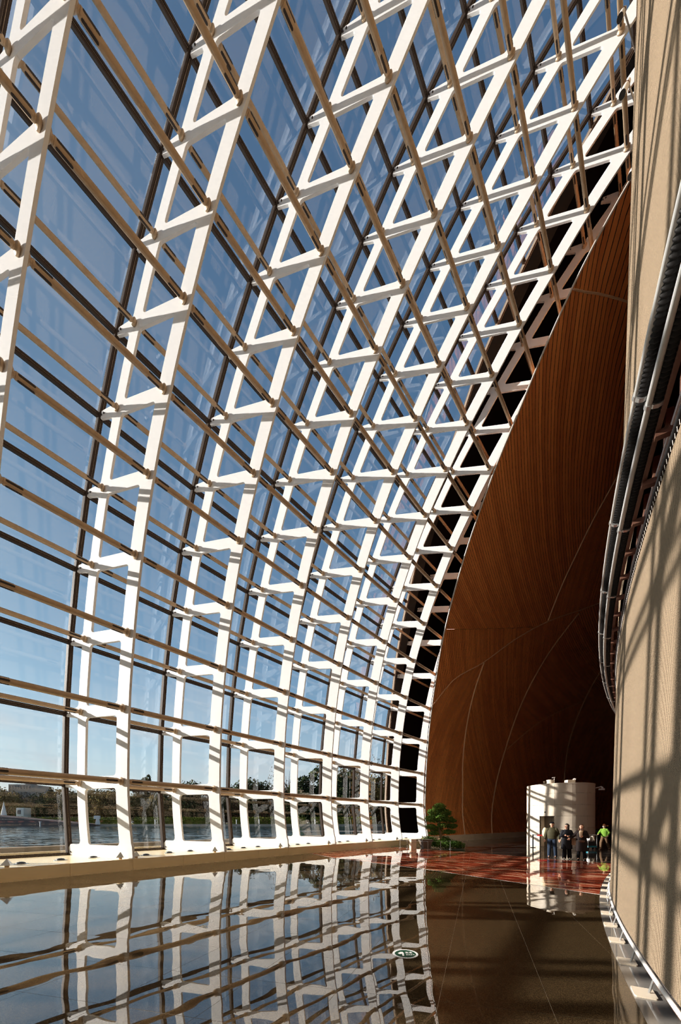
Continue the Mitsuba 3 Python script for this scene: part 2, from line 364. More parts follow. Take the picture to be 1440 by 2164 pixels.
add('cap', trimesh.Trimesh(np.vstack([loop+[0, 0, 52.9], dome(np.array([-46., 0., 46.]), 30, 52.9)]), [[0, 1, 8], [1, 2, 8], [2, 3, 8], [2, 3, 7], [3, 4, 7], [4, 5, 7], [5, 6, 7], [2, 7, 8]], process=False), 'm_black', 'ceiling')
# ------------------------------------------------------------------ wooden lining with brass seams
TW = -.45
ring1 = PchipInterpolator([4, 6.9, 7.43, 8.57, 9.68, 10.87, 12.34, 13.35, 16, 20, 30], [4, 11.5, 13.8, 16.6, 19.9, 22.9, 25.8, 27.8, 32, 35.5, 38.5])
ring2 = PchipInterpolator([10, 11.27, 13.44, 15.92, 20, 30], [7, 10.1, 15.0, 19.0, 24.5, 33])
seam1 = PchipInterpolator([0, 4.5, 8, 10.7, 13.7, 16.5, 22], [8.77, 8.79, 8.66, 8.60, 8.57, 8.60, 8.7])
seam2 = PchipInterpolator([0, 4.3, 8.1, 10.6, 16.3, 21, 25.8, 34], [10.42, 10.70, 11.0, 11.21, 11.52, 11.87, 12.35, 13.2])
seam3 = PchipInterpolator([0, 8.5, 14.2, 19.3, 24.4, 36], [16.7, 16.5, 16.17, 16.1, 16.1, 16.1])
seam4 = PchipInterpolator([22.9, 27.5, 32.9, 38], [10.87, 10.33, 9.74, 9.2])
ringt = PchipInterpolator([4, 5.54, 6.02, 6.69, 8, 12], [29.3, 32.3, 33.35, 34.6, 36.6, 40])
ut = np.linspace(0, 20, 600); zt = prof(ut, TW)[1]
def wpt(i, z, dt=0.):
    z = np.asarray(z, float); u = np.interp(z, zt, ut); return dome(i, prof(u, TW+dt)[0], z)
ZT = 40.5; ig = np.linspace(5, 44, 200); zg = np.linspace(.02, ZT, 120)
left = [(float(edge(z)), z) for z in zg]; full = Polygon(left+[(44, ZT), (44, .02)])
below1 = Polygon([(i, float(ring1(i))) for i in np.linspace(4, 30, 80)]+[(44, 39), (44, -1), (4, -1)])
below2 = Polygon([(i, float(ring2(i))) for i in np.linspace(10, 30, 60)]+[(44, 39), (44, -1), (10, -1)])
L1 = Polygon([(float(seam1(z)), z) for z in np.linspace(0, 22, 30)]+[(0, 22), (0, -1), (float(seam1(0)), -1)])
L2 = Polygon([(float(seam2(z)), z) for z in np.linspace(0, 34, 40)]+[(0, 34), (0, -1), (float(seam2(0)), -1)])
L3 = Polygon([(float(seam3(z)), z) for z in np.linspace(0, 36, 30)]+[(16, 39), (0, 39), (0, -1), (float(seam3(0)), -1)])
L4 = Polygon([(float(seam4(z)), z) for z in np.linspace(22.9, 38, 20)]+[(9.2, 41), (0, 41), (0, 8), (10.87, 22.5)])
BT = Polygon([(i, float(ringt(i))) for i in np.linspace(4, 12, 30)]+[(44, 41), (44, -2), (4, -2)])
lo, hi = full.intersection(below1), full.difference(below1)
panels = [('low', lo.intersection(L1)), ('mid', lo.intersection(L2).difference(L1)), ('up', lo.difference(L2).difference(below2)),
          ('mid', lo.difference(L2).intersection(below2).intersection(L3)), ('low', lo.intersection(below2).difference(L3)),
          ('up', hi.intersection(L4).intersection(BT)), ('mid', hi.difference(L4)), ('up', hi.intersection(L4).difference(BT))]
wl = struct('wall_far', 'dark red-brown wooden slat lining curving up into the hall'); wl_panels = []
cells = [sbox(a, b, a+.6, b+1.2) for a in np.arange(4.2, 44.4, .6) for b in np.arange(0, 39, 1.2)]
cells_a = np.array(cells)
for kind, poly in panels:
    if poly.is_empty: continue
    cl = shapely.intersection(cells_a, poly.buffer(-.006)); V, F, n = [], [], 0
    for c in cl:
        for g in getattr(c, 'geoms', [c]):
            if g.is_empty or g.geom_type != 'Polygon' or g.area < 1e-5: continue
            v, f = trimesh.creation.triangulate_polygon(g, engine='earcut'); V.append(v); F.append(f+n); n += len(v)
    if not V: continue
    V = np.vstack(V); P3 = wpt(V[:, 0], V[:, 1])
    m = trimesh.Trimesh(P3, np.vstack(F), process=False); m.merge_vertices(); m.fix_normals()
    add('wood_panel', m, WOODS[kind], wl, smooth=True)
def seam(ii, zz, r=.07): add('brass_seam', tube(wpt(ii, zz, -.01), r, 8), 'm_brass', wl, smooth=True)
i_ = np.linspace(6.93, 20, 50); seam(i_, ring1(i_), .045)
z_ = np.linspace(.3, 16.6, 26); seam(seam1(z_), z_)
z_ = np.linspace(.3, 25.4, 34); seam(seam2(z_), z_)
z_ = np.linspace(.3, 31.5, 34); seam(seam3(z_), z_)
z_ = np.linspace(23, 37, 22); seam(seam4(z_), z_)
i_ = np.linspace(11.3, 16.1, 20); seam(i_, ring2(i_), .03)
i_ = np.linspace(5.45, 8.6, 14); seam(i_, ringt(i_), .05)
z_ = np.linspace(.05, 40.4, 64); add('edge_trim', tube(wpt(edge(z_)-.005, z_, -.04), .06, 8), 'm_trim', wl, smooth=True)
rv = np.stack([wpt(edge(z_), z_), dome(edge(z_)+.02, prof(np.interp(z_, zt, ut), -.33)[0], z_)], 1); add('edge_return', strip_mesh(rv), 'm_black', wl)
# stone curb under the lining
ci = np.linspace(6.95, 30, 60)
for a in range(0, 24):
    ii = np.linspace(6.95+a*.55, 6.95+(a+1)*.55-.006, 4)
    add('curb_stone', sweep_quad(dome(ii, .55, 0), dome(ii, 1.02, 0), dome(ii, .97, .60), dome(ii, .55, .60)), 'm_stone', wl)
# ------------------------------------------------------------------ sill of stone slabs under the glass
sill = struct('trim_2', 'long low stone sill under the glass wall')
SZ = .41
for a in range(-8, 15):
    i0, i1 = a*.5, min(a*.5+.497, 7.25); ii = np.linspace(i0, i1, 3)
    if i1 <= i0: continue
    add('slab', sweep_quad(dome(ii, -3.62, 0), dome(ii, .52, 0), dome(ii, .52, SZ), dome(ii, -3.62, SZ)), 'm_ledge', sill)
ii = np.linspace(-12, -4, 20); add('rear_slab', sweep_quad(dome(ii, -3.62, 0), dome(ii, .52, 0), dome(ii, .52, SZ), dome(ii, -3.62, SZ)), 'm_ledge', sill)
# uplights sunk in the sill, and glass pyramids beside the ribs
def frame_at(i, d, z):
    c = dome(i, d, z); w = dome(i, d+1, z)-c; return c, w, np.cross([0, 0, 1.], w)
n_up = 0
ORD = ['first', 'second', 'third', 'fourth', 'fifth', 'sixth', 'seventh', 'eighth', 'ninth', 'tenth', 'eleventh', 'twelfth', 'thirteenth', 'fourteenth', 'fifteenth', 'sixteenth', 'seventeenth', 'eighteenth', 'nineteenth', 'twentieth', '21st', '22nd', '23rd']+[f'{q}th' for q in range(24, 31)]+['31st', '32nd', '33rd']+[f'{q}th' for q in range(34, 60)]
for i in range(0, 7):
    for fi, dd in ((.30, -.55), (.62, -.95), (.90, -1.1)):
        c = dome(i+fi, dd, SZ)
        if not in_frame(c[None], 5) or i+fi > 6.9: continue
        k = thing('uplight', f'small round dark uplight in the white stone sill, {ORD[n_up]} from the left', 'light', 'uplights in the sill'); n_up += 1
        add('rim', lathe_along([(0, .20), (.012, .20), (.02, .15)], c, c+[0, 0, 1], 20), 'm_steel', k, 40)
        add('lens', shift(trimesh.creation.icosphere(subdivisions=2, radius=1).apply_transform(np.diag([.13, .13, .055, 1])), *(c+[0, 0, .02])), 'm_blackmetal', k, True)
n_p = 0
for i in range(0, 8):
    for fi in ((.0,) if i == 0 else (-.07, .07)):
        c = dome(i+fi+(.13 if i == 0 else 0), .25, SZ)
        if not in_frame(c[None], 5): continue
        k = thing('pyramid_lamp', f'small glassy pyramid on the sill beside a white rib foot, {ORD[n_p] if n_p < 18 else "last"} from the left', 'lamp', 'pyramids on the sill'); n_p += 1
        add('base', shift(trimesh.creation.cylinder(.055, .06, sections=12), *(c+[0, 0, .03])), 'm_bronze', k)
        py = trimesh.Trimesh([[-.12, -.12, 0], [.12, -.12, 0], [.12, .12, 0], [-.12, .12, 0], [0, 0, .2]], [[0, 2, 1], [0, 3, 2], [0, 1, 4], [1, 2, 4], [2, 3, 4], [3, 0, 4]], process=False)
        add('cap', shift(rotz(py, .4), *(c+[0, 0, .06])), 'm_crystal', k)
# ------------------------------------------------------------------ floor
floor = struct('floor', 'polished dark granite floor')
PL = [(-2.6, 22.2), (-.27, 17.75), (3.03, 13.6), (5.16, 10.28), (6.27, 8.54), (7.3, 6.9)]   # near border of the red marble
PF = [(13, 14.0), (11.6, 15.3), (9.9, 17.5), (8.5, 19.8), (6.1, 23.6), (2.5, 27.5)]         # far border
inner_area = Polygon([tuple(dome(i, .50, 0)[:2]) for i in np.linspace(-12, 34, 90)]+[tuple(dome(i, 60, 0)[:2]) for i in np.linspace(34, -12, 60)])
wallc = shapely.Point(*FC).buffer(FR-2.0, quad_segs=180)
area = inner_area.difference(wallc)
redz = Polygon(PL+[(14, 6.9)]+PF+[(-2, 27)]).intersection(area)
farz = area.difference(redz).intersection(Polygon(PF+[(2.5, 40), (2.5, 90), (80, 90), (80, 14)])).buffer(0)
darkz = area.difference(redz).difference(farz)
add('bed', shift(extrude(area.simplify(.02), .2), 0, 0, -.2024), 'm_joint', floor)
a1 = np.array([math.sin(math.radians(20.5)), math.cos(math.radians(20.5))]); a2 = np.array([math.sin(math.radians(104.2)), math.cos(math.radians(104.2))])
O = np.array([.79, 3.09]); V0 = np.array([1.5, 4.2])
M = np.array([a1, a2]).T; Mi = np.linalg.inv(M)
c0 = Mi@(V0-O)
SU, SV = .835, .99           # joint spacing along a1 and a2
far_tiles = []; near_view = Polygon([(-.3, .3)]+[(x, y) for x, y in ((-9.3, 10), (-9, 16), (13, 16), (8, 10), (6.5, 8), (.3, .3))])
tile_plys = 0
for a in range(-16, 24):
    for b in range(-22, 16):
        q = [O+a1*(c0[0]+(a+x)*SU)+a2*((b+y)*SV) for x, y in ((0, 0), (1, 0), (1, 1), (0, 1))]
        p = Polygon(q).buffer(-.0022).intersection(darkz)
        if p.is_empty or p.area < .01: continue
        cen = np.array(p.centroid.coords[0]); pc = proj(np.array([[cen[0], cen[1], 0]]))[0]
        big = pc[2] > .5 and -60 < pc[0] < 1360 and pc[1] < 2230 and cen[1] < 13.2
        m = extrude(p, .012); m.apply_translation([0, 0, -.012])
        tlt = rng.normal(0, .00055, 2); m.vertices[:, 2] += (m.vertices[:, 0]-cen[0])*tlt[0]+(m.vertices[:, 1]-cen[1])*tlt[1]
        if big: add('tile', m, 'm_granite', floor)
        else: far_tiles.append(m)
labels[add('far_tile', cat(*far_tiles), 'm_granite', floor)] = {'kind': 'stuff'}
rest = darkz.difference(Polygon([O+a1*(c0[0]+x*SU)+a2*(y*SV) for x, y in ((-16, -22), (24, -22), (24, 16), (-16, 16))]).buffer(.001))
if not rest.is_empty: add('outer_slab', shift(extrude(rest.simplify(.02), .012), 0, 0, -.012), 'm_granite', floor)
# red marble in long slabs, edged by a pale strip
for b in range(-12, 14):
    for a in range(0, 14):
        q = [np.array([0, 10])+a1*((a-5+x)*2.4)+a2*((b+y)*1.6) for x, y in ((0, 0), (1, 0), (1, 1), (0, 1))]
        p = Polygon(q).buffer(-.002).intersection(redz.buffer(-.03))
        if p.is_empty or p.area < .01: continue
        m = extrude(p, .012); m.apply_translation([0, 0, -.012]); add('marble_slab', m, 'm_marble', floor)
bl = LineString(PL).buffer(.025, cap_style='flat').intersection(area); add('border_strip', shift(extrude(bl, .013), 0, 0, -.0125), 'm_rail', floor)
bst = shapely.Point(*FC).buffer(FR+.20, quad_segs=360).difference(shapely.Point(*FC).buffer(FR-1.2, quad_segs=180)).intersection(Polygon([(0, -3), (12, -3), (12, 13.5), (0, 13.5)]))
add('wall_border', shift(extrude(bst, .016), 0, 0, -.013), 'm_border', floor)
add('grey_slab', shift(extrude(farz.buffer(-.004), .012), 0, 0, -.012), 'm_greyfloor', floor)
# green escape sign in the floor
sg = thing('floor_sign', 'round green and white escape-route sign set in the dark floor', 'sign')
sc = np.array([(857-720)/FPX*FPX*EYE/(2016.0-YH), FPX*EYE/(2016.0-YH), .002])
def disc(r0, r1, z): 
    g = shapely.Point(0, 0).buffer(r1, quad_segs=24); g = g if r0 == 0 else g.difference(shapely.Point(0, 0).buffer(r0, quad_segs=24)); return shift(extrude(g, .002), *(sc+[0, 0, z]))
mat('m_sign_green', princ((.002, .045, .018), .5, 0, .2)); mat('m_sign_white', princ((.8, .8, .78), .4))
add('ring', disc(.135, .165, 0), 'm_sign_white', sg); add('face', disc(0, .134, 0), 'm_sign_green', sg)
arrow = Polygon([(-.105, .015), (-.05, .085), (-.012, .075), (-.005, .02), (-.02, -.1), (-.045, -.1), (-.04, -.005), (-.07, -.02)])
add('pictogram', shift(extrude(shapely.affinity.scale(arrow, .8, .8, origin=(-.06, 0)), .002), *(sc+[0, 0, .0015])), 'm_sign_white', sg)
tx = meshkit.text_mesh('EXIT', .036, .002, True); tx.apply_translation(-np.r_[tx.bounds[0][:2], 0]); add('lettering', shift(tx, *(sc+[.005, -.06, .0015])), 'm_sign_white', sg)
ch = cat(*[shift(extrude(LineString(l).buffer(.004), .002), x, .02, 0) for x in (.0, .05) for l in ([(0, .04), (.036, .04)], [(.018, .05), (.018, 0)], [(.004, .02), (.034, .02)], [(0, 0), (.036, 0)])])
add('character_row', shift(ch, *(sc+[.008, -.005, .0015])), 'm_sign_white', sg)
# ------------------------------------------------------------------ opera-hall wall with woven panels
A0 = math.atan2(8.783+21.91, 6.478-48.07)
def wp(s, z, off=0.):          # s: metres along the wall from the tangent point, positive towards the camera
    s = np.asarray(s, float); z = np.asarray(z, float); a = A0+s/FR
    r = FR-LEAN*z+off
    return np.stack([FC[0]+r*np.cos(a), FC[1]+r*np.sin(a), z+0*a], -1)
# find the tangent for the sign of s
hw = struct(add('wall_right', strip_mesh(np.array([wp(np.linspace(-2.5, 8.5, 30), z, -.45) for z in np.linspace(0, 52, 16)])), 'm_red_wall'), 'dull red wall of the hall behind the woven panels')
mat('m_dark_wall', diffuse(.07, .035, .028)); add('near_panel', strip_mesh(np.array([wp(np.linspace(8.5, 24, 30), z, -.45) for z in np.linspace(0, 52, 16)])), 'm_dark_wall', hw)
add('inner_panel', strip_mesh(np.array([wp(np.r_[np.linspace(-301, -12, 250), np.linspace(-11, -2.5, 16)], z, -.45) for z in np.linspace(0, 53, 16)])), 'm_dark_wall', hw)
def cloth(z0, z1, name, label, bot=None):
    S = np.linspace(-11.5, 26, 260); Z = np.linspace(z0, z1, 24)
    g = np.array([wp(S, z, .0) for z in Z]); m = strip_mesh(g)
    k = thing(name, label, 'fabric panel'); add('mesh_cloth', m, 'm_fabric', k, True); return k
cl_lo = cloth(.20, 5.36, 'woven_panel', 'lower beige woven mesh panel reaching down to the floor rail')
cl_hi = cloth(6.12, 40., 'woven_panel', 'tall upper sunlit beige woven mesh panel above the pipes')
S = np.linspace(-8, 8, 120)
add('hem_rail', tube(wp(S, .165, .015), .024, 8), 'm_rail', cl_lo, True)
add('hem_cord', tube(wp(S, .115, .0), .014, 6), 'm_bracket', cl_lo, True)
add('edge_rope', tube(wp(S, 5.40, .01), .032, 8), 'm_rubber', cl_lo, True)
st = [rod(wp(s, 5.33, .012), wp(s+.025, 5.44, .03), .003, 4) for s in np.arange(-4, 7, .07)]
labels[add('lacing', cat(*st), 'm_rail', cl_lo)] = {'kind': 'stuff'}
for j, s in enumerate(np.arange(-5.2, 6.6, .95)):
    rk = add('anchor_rod', rod(wp(s, .02, .06), wp(s, .15, .03), .011, 8), 'm_steel', cl_lo)
    c = wp(s, 0, .10); m = extrude(sbox(-.10, -.07, .10, .07).buffer(.02), .02); m = rotz(m, A0+s/FR+math.pi/2); add('foot_plate', shift(m, *c), 'm_stone', cl_lo)
# pipes and ribbed ducts running round the wall
Sp = np.linspace(-7, 8.2, 130)
def pipe(off, z, name, label, r, m, ribs=False):
    k = thing(name, label, 'pipe' if not ribs else 'duct')
    if ribs:
        s = np.arange(-7, 8.2, .011); rr = r*(1+.16*np.where((np.arange(len(s))//2) % 2 == 0, 1, -1)*.9)
        add('hose', tube(wp(s, z, off), rr, 10), m, k, True)
    else: add('pipe_run', tube(wp(Sp, z, off), r, 12), m, k, True)
    for s in np.arange(-5.5, 8, 1.7): add('clip', tube(wp(np.linspace(s-.02, s+.02, 3), z, off), r*1.35, 12), 'm_steel', k)
    return k
pipe(.33, 5.80, 'grey_pipe', 'outer light grey pipe running up along the woven wall', .026, 'm_pipe')
pipe(.235, 5.66, 'grey_pipe', 'inner light grey pipe between the two black ribbed ducts', .028, 'm_pipe')
pipe(.275, 5.80, 'ribbed_duct', 'black ribbed duct between the two grey pipes', .055, 'm_rubber', True)
pipe(.165, 5.69, 'ribbed_duct', 'black ribbed duct between the inner grey pipe and the steel brackets', .06, 'm_rubber', True)
kk = thing('support_rail', 'thin brown steel rail carrying the pipes on the woven wall', 'rail')
add('bar', sweep_quad(wp(Sp, 5.60, .09), wp(Sp, 5.60, .13), wp(Sp, 5.66, .13), wp(Sp, 5.66, .09)), 'm_bracket', kk)
add('upper_bar', sweep_quad(wp(Sp, 5.60, -.02), wp(Sp, 5.60, .01), wp(Sp, 5.65, .01), wp(Sp, 5.65, -.02)), 'm_rail', kk)
nb = 0
for s in np.r_[np.arange(-6.3, 6.6, .62)]:
    k = thing('wall_bracket', f'brown steel pipe bracket on the wall, {20-nb}{"st" if 20-nb==1 else "nd" if 20-nb==2 else "rd" if 20-nb==3 else "th"} from the near end', 'bracket', 'steel brackets under the pipes'); nb += 1
    def blk(s0, s1, z0, z1, o0, o1): return sweep_quad(wp(np.array([s0, s1]), z0, o0), wp(np.array([s0, s1]), z0, o1), wp(np.array([s0, s1]), z1, o1), wp(np.array([s0, s1]), z1, o0))
    add('arm', blk(s-.03, s+.03, 5.55, 5.61, -.14, .13), 'm_bracket', k)
    add('post', blk(s-.05, s+.05, 5.28, 6.3, -.13, -.06), 'm_bracket', k)
    add('cross_plate', blk(s-.05, s+.2, 5.46, 5.51, -.12, -.06), 'm_bracket', k)
# spotlights high on the wall edge
for n_, (px, py, Y, lab) in enumerate([(1316, 200, 9.2, 'white cylindrical spotlight by the upper woven panel, middle of three'), (1333, 372, 9.6, 'grey cylindrical spotlight, lowest of three beside the woven panel'), (1311, 38, 9.0, 'small white spotlight near the top edge beside the woven panel')]):
    k = thing('spotlight', lab, 'spotlight'); c = np.array([(px-720)/FPX*Y, Y, EYE-(py-YH)/FPX*Y])
    ax = np.array([-.38, -.25, -.9]); ax /= np.linalg.norm(ax); ax = -ax if False else ax
    L = .85 if n_ == 0 else .6; r = .075 if n_ == 0 else .07
    back = c-ax*L
    add('body', lathe_along([(0, r*.55), (.04, r*.75), (L*.3, r*.78), (L*.31, r*.9), (L*.55, r*.9), (L*.56, r), (L, r)], back, c, 20), 'm_rail', k, 30)
    add('lens', rod(c+ax*.001, c+ax*.006, r*.94, 20), 'm_blackmetal', k)
    add('collar', lathe_along([(0, r*.98), (.035, r*.98)], back+ax*L*.36, c, 20), 'm_bracket', k)
    w_ = wp(-1.5, back[2], 0.); add('arm', rod(back+ax*.05, w_, .018, 8), 'm_steel', k)
# ------------------------------------------------------------------ round cream service tower
EC, ER, EH = np.array([16.46, 27.44]), 2.2, 4.5
lt = thing('round_tower', 'round cream panel-clad lift tower with sun patches and a dark doorway', 'tower')
def cylp(a, z, r=ER): a = np.asarray(a, float); return np.stack([EC[0]+r*np.sin(a), EC[1]-r*np.cos(a), z+0*a], -1)   # a = 0 towards -y
VA = math.atan2(EC[0], EC[1])   # bearing of the tower from the camera; the front faces a = -VA
front = -VA
zb = [0, .6, 1.41, 2.2, 2.99, 3.8, 4.42]
D0, D1 = front-.60, front-.14
angs = sorted(set([D0, D1]+[front+x for x in (-2.6, -2.0, -1.5, -1.05, .35, .85, 1.35, 1.9, 2.5, 3.05, 3.4)]))
for b in range(6):
    for a0, a1_ in zip(angs[:-1], angs[1:]):
        if abs(a0-D0) < 1e-6 and b < 3: continue
        aa = np.linspace(a0+.003, a1_-.003, 6); z0, z1 = zb[b]+.006, zb[b+1]-.006
        add('cladding_panel', sweep_quad(cylp(aa, z0, ER-.06), cylp(aa, z0), cylp(aa, z1), cylp(aa, z1, ER-.06)), 'm_clad', lt, 30)
aa = np.linspace(D1-.02, D0+2*math.pi+.02, 60); add('core', strip_mesh(np.array([cylp(aa, 0, ER-.08), cylp(aa, 4.4, ER-.08)])), 'm_clad_dark', lt)
aa = np.linspace(D0, D1, 8); add('core_lintel', strip_mesh(np.array([cylp(aa, 2.2, ER-.08), cylp(aa, 4.4, ER-.08)])), 'm_clad_dark', lt)
pl_ = cylp(D0, 0), cylp(D1, 0); inn = np.array([EC[0], EC[1], 0]); dv = (inn-(pl_[0]+pl_[1])/2); dv /= np.linalg.norm(dv); dp = .75
def vquad(P, Q, z0, z1): return trimesh.Trimesh([[P[0], P[1], z0], [Q[0], Q[1], z0], [Q[0], Q[1], z1], [P[0], P[1], z1]], [[0, 1, 2], [0, 2, 3]], process=False)
add('door_jamb', vquad(pl_[0], pl_[0]+dv*dp, 0, 2.2), 'm_clad', lt); add('door_jamb', vquad(pl_[1], pl_[1]+dv*dp, 0, 2.2), 'm_clad', lt)
mid_ = (pl_[0]+pl_[1])/2+dv*dp
dk = add('door', vquad(pl_[0]+dv*dp, mid_, 0, 2.2), 'm_door', lt); add('door', vquad(mid_+dv*.02, pl_[1]+dv*dp, 0, 2.2), 'm_door', lt)
add('door_soffit', trimesh.Trimesh([pl_[0]+[0, 0, 2.2], pl_[1]+[0, 0, 2.2], pl_[1]+dv*dp+[0, 0, 2.2], pl_[0]+dv*dp+[0, 0, 2.2]], [[0, 1, 2], [0, 2, 3]], process=False), 'm_clad_dark', lt)
add('roof', shift(trimesh.creation.cylinder(ER+.015, .09, sections=64), EC[0], EC[1], 4.465), 'm_clad', lt, 40)
c = cylp(front-.42, 2.48, ER+.01); add('door_sensor', shift(trimesh.creation.icosphere(subdivisions=1, radius=.05), *c), 'm_blackmetal', lt)
def roofpos(px, Y): return np.array([(px-720)/FPX*Y, Y, 4.5])
c = roofpos(1163, 26.6); add('vent_drum', shift(trimesh.creation.cylinder(.24, .34, sections=20), *(c+[0, 0, .17])), 'm_clad', lt, 40)
c = roofpos(1153, 26.7); add('vent_box', box(c[0]-.1, c[0]+.1, c[1]-.1, c[1]+.1, 4.5, 4.76), 'm_clad_dark', lt)
c = roofpos(1172, 26.4); add('antenna', cat(rod(c, c+[0, 0, .52], .03, 8), rod(c+[-.15, 0, .47], c+[.06, 0, .50], .028, 8)), 'm_rail', lt)
c = roofpos(1205, 26.6); add('roof_unit', box(c[0]-.27, c[0]+.27, c[1]-.2, c[1]+.2, 4.5, 4.83), 'm_clad', lt)
c = roofpos(1212, 26.4); add('camera_head', cat(rod(c+[0, 0, .33], c+[.08, 0, .40], .05, 8), rod(c+[.08, 0, .40], c+[.16, -.03, .35], .06, 8)), 'm_rail', lt)
c = roofpos(1190, 26.9); add('hatch', box(c[0]-.25, c[0]+.2, c[1]-.1, c[1]+.1, 4.5, 4.62), 'm_clad_dark', lt)
c = cylp(front+1.45, 4.2, ER+.02); add('wall_lamp', cat(rod(c, c+[.35, -.1, .1], .035, 8), rod(c+[.3, -.1, .1], c+[.42, -.15, -.02], .06, 8), box(c[0]+.2, c[0]+.5, c[1]-.22, c[1]-.02, c[2]-.16, c[2]-.04)), 'm_rail', lt)
# belt barrier in front of the doorway
bb = thing('belt_barrier', 'thin black belt barrier post with a red belt before the tower doorway', 'barrier')
B0 = np.array([(1127-720)/FPX*25.3, 25.3, 0]); B1 = np.array([(1168-720)/FPX*24.7, 24.7, 0])
for B in (B0, B1):
    add('base', shift(trimesh.creation.cylinder(.17, .03, sections=20), *(B+[0, 0, .015])), 'm_blackmetal', bb)
    add('post', shift(trimesh.creation.cylinder(.032, .9, sections=12), *(B+[0, 0, .47])), 'm_blackmetal', bb)
dB = (B1-B0)/np.linalg.norm(B1-B0); nB = np.cross(dB, [0, 0, 1])*.006
add('belt', sweep_quad([B0+dB*.25-nB+[0, 0, .82], B1-nB+[0, 0, .82]], [B0+dB*.25+nB+[0, 0, .82], B1+nB+[0, 0, .82]], [B0+dB*.25+nB+[0, 0, .90], B1+nB+[0, 0, .90]], [B0+dB*.25-nB+[0, 0, .90], B1-nB+[0, 0, .90]]), 'm_redbelt', bb)
add('belt_lead', rod(B0+[0, 0, .88], B0+dB*.25+[0, 0, .87], .02, 6), 'm_blackmetal', bb)
# ------------------------------------------------------------------ potted tree, hedge, stone, wire fence
def leafball(centers, n, size, seed):
    r = np.random.default_rng(seed); V, F = [], []
    cs = np.array([c[:3] for c in centers], float); rs = np.array([c[3:] for c in centers], float)
    vol = rs.prod(1)**(2/3.); pick = r.choice(len(cs), n, p=vol/vol.sum())
    d = r.normal(size=(n, 3)); d /= np.linalg.norm(d, axis=1)[:, None]
    rad = r.uniform(.55, 1.03, n)[:, None]
    P = cs[pick]+d*rs[pick]*rad
    nr = d+r.normal(0, .6, (n, 3)); nr /= np.linalg.norm(nr, axis=1)[:, None]
    a = np.cross(nr, r.normal(size=(n, 3))); a /= np.linalg.norm(a, axis=1)[:, None]; b = np.cross(nr, a)
    s = size*r.uniform(.6, 1.25, n)[:, None]
    V = np.stack([P-a*s, P+b*s*.5, P+a*s, P-b*s*.5], 1).reshape(-1, 3)
    k = np.arange(n)[:, None]*4; F = np.vstack([k+[0, 1, 2], k+[0, 2, 3]])
    return trimesh.Trimesh(V, F, process=False)
def leafmat(name, c0, c1, sc=3.):
    return mat(name, tw({'type': 'diffuse', 'reflectance': proc(lambda p, n, uv: mix(c0, c1, noise(p.x*sc, p.y*sc, p.z*sc)*.6+.4*cell_rand(p.x*sc*6, p.y*sc*6, p.z*sc*6)))}))
leafmat('m_leaf', (.03, .085, .02), (.16, .27, .05), 3.)
mat('m_bark', diffuse(.30, .20, .11))
mat('m_planter', princ((.14, .105, .085), .5))
TB = np.array([(929-720)/FPX*25.4, 25.4, 0])
tr = thing('potted_tree', 'dense round-topped green bonsai-like tree at the end of the glass wall', 'tree')
add('trunk', cat(tube(TB+np.array([[0, 0, .35], [.1, 0, .9], [-.05, .05, 1.5], [.05, 0, 2.2]]), [.11, .09, .07, .04], 8), tube(TB+np.array([[.05, 0, .8], [.5, 0, 1.2], [.8, -.1, 1.5]]), [.06, .05, .03], 6), tube(TB+np.array([[0, 0, .9], [-.5, 0, 1.2], [-.7, -.1, 1.5]]), [.06, .05, .03], 6)), 'm_bark', tr, True)
cl_ = [(0, 0, 2.78, .48, .45, .33), (-.35, .1, 2.45, .5, .45, .28), (.35, 0, 2.4, .5, .45, .3), (-.62, -.1, 2.0, .42, .4, .25), (.65, .05, 1.95, .45, .4, .25), (0, -.3, 2.1, .5, .4, .3), (-.1, .3, 2.0, .6, .4, .3),
       (.85, 0, 1.5, .42, .4, .2), (-.6, 0, 1.45, .4, .4, .2), (.2, -.3, 1.55, .45, .3, .2), (-.15, .3, 1.3, .5, .4, .22), (.6, -.2, 1.1, .5, .4, .18), (-.45, -.2, 1.0, .4, .3, .16), (1.0, .1, 1.85, .25, .25, .14)]
fo = add('foliage', shift(leafball(cl_, 9500, .055, 3), *TB), 'm_leaf', tr); labels[fo] = {'kind': 'stuff', 'label': 'dense layered small green leaves'}
pot = thing('planter', 'brown tapered planter in front of the tree, behind the wire fence', 'planter')
PC = np.array([(900-720)/FPX*24.6, 24.6, 0])
pm = mf.Manifold.hull_points(np.vstack([np.c_[np.array([[-.24, -.24], [.24, -.24], [.24, .24], [-.24, .24]]), np.zeros(4)], np.c_[np.array([[-.34, -.34], [.34, -.34], [.34, .34], [-.34, .34]]), np.full(4, .52)]]))
add('tub', shift(rotz(trimesh.Trimesh(pm.to_mesh().vert_properties[:, :3], pm.to_mesh().tri_verts), .2), *PC), 'm_planter', pot)
add('rim', shift(rotz(box(-.37, .37, -.37, .37, .5, .6), .2), *PC), 'm_planter', pot)
sb = tag(add('stone_block', shift(rotz(box(-.18, .18, -.2, .2, 0, .62), .15), (873-720)/FPX*24.4, 24.4, 0), 'm_stone'), 'pale upright stone block at the end of the sill, left of the planter', 'stone block')
hd = thing('low_hedge', 'low dark green hedge around the foot of the bonsai-like tree', 'hedge')
hc = [((x-720)/FPX*y, y, z, .42, .4, .26) for x, y, z in ((918, 25.3, .3), (928, 24.7, .28), (938, 25.1, .42), (950, 25.4, .36), (958, 24.9, .26), (966, 25.6, .24), (944, 24.6, .2), (912, 25.6, .5), (903, 25.7, .55), (940, 25.7, .55), (972, 25.3, .16))]
labels[add('foliage', leafball(hc, 6500, .045, 5), 'm_leaf', hd)] = {'kind': 'stuff'}
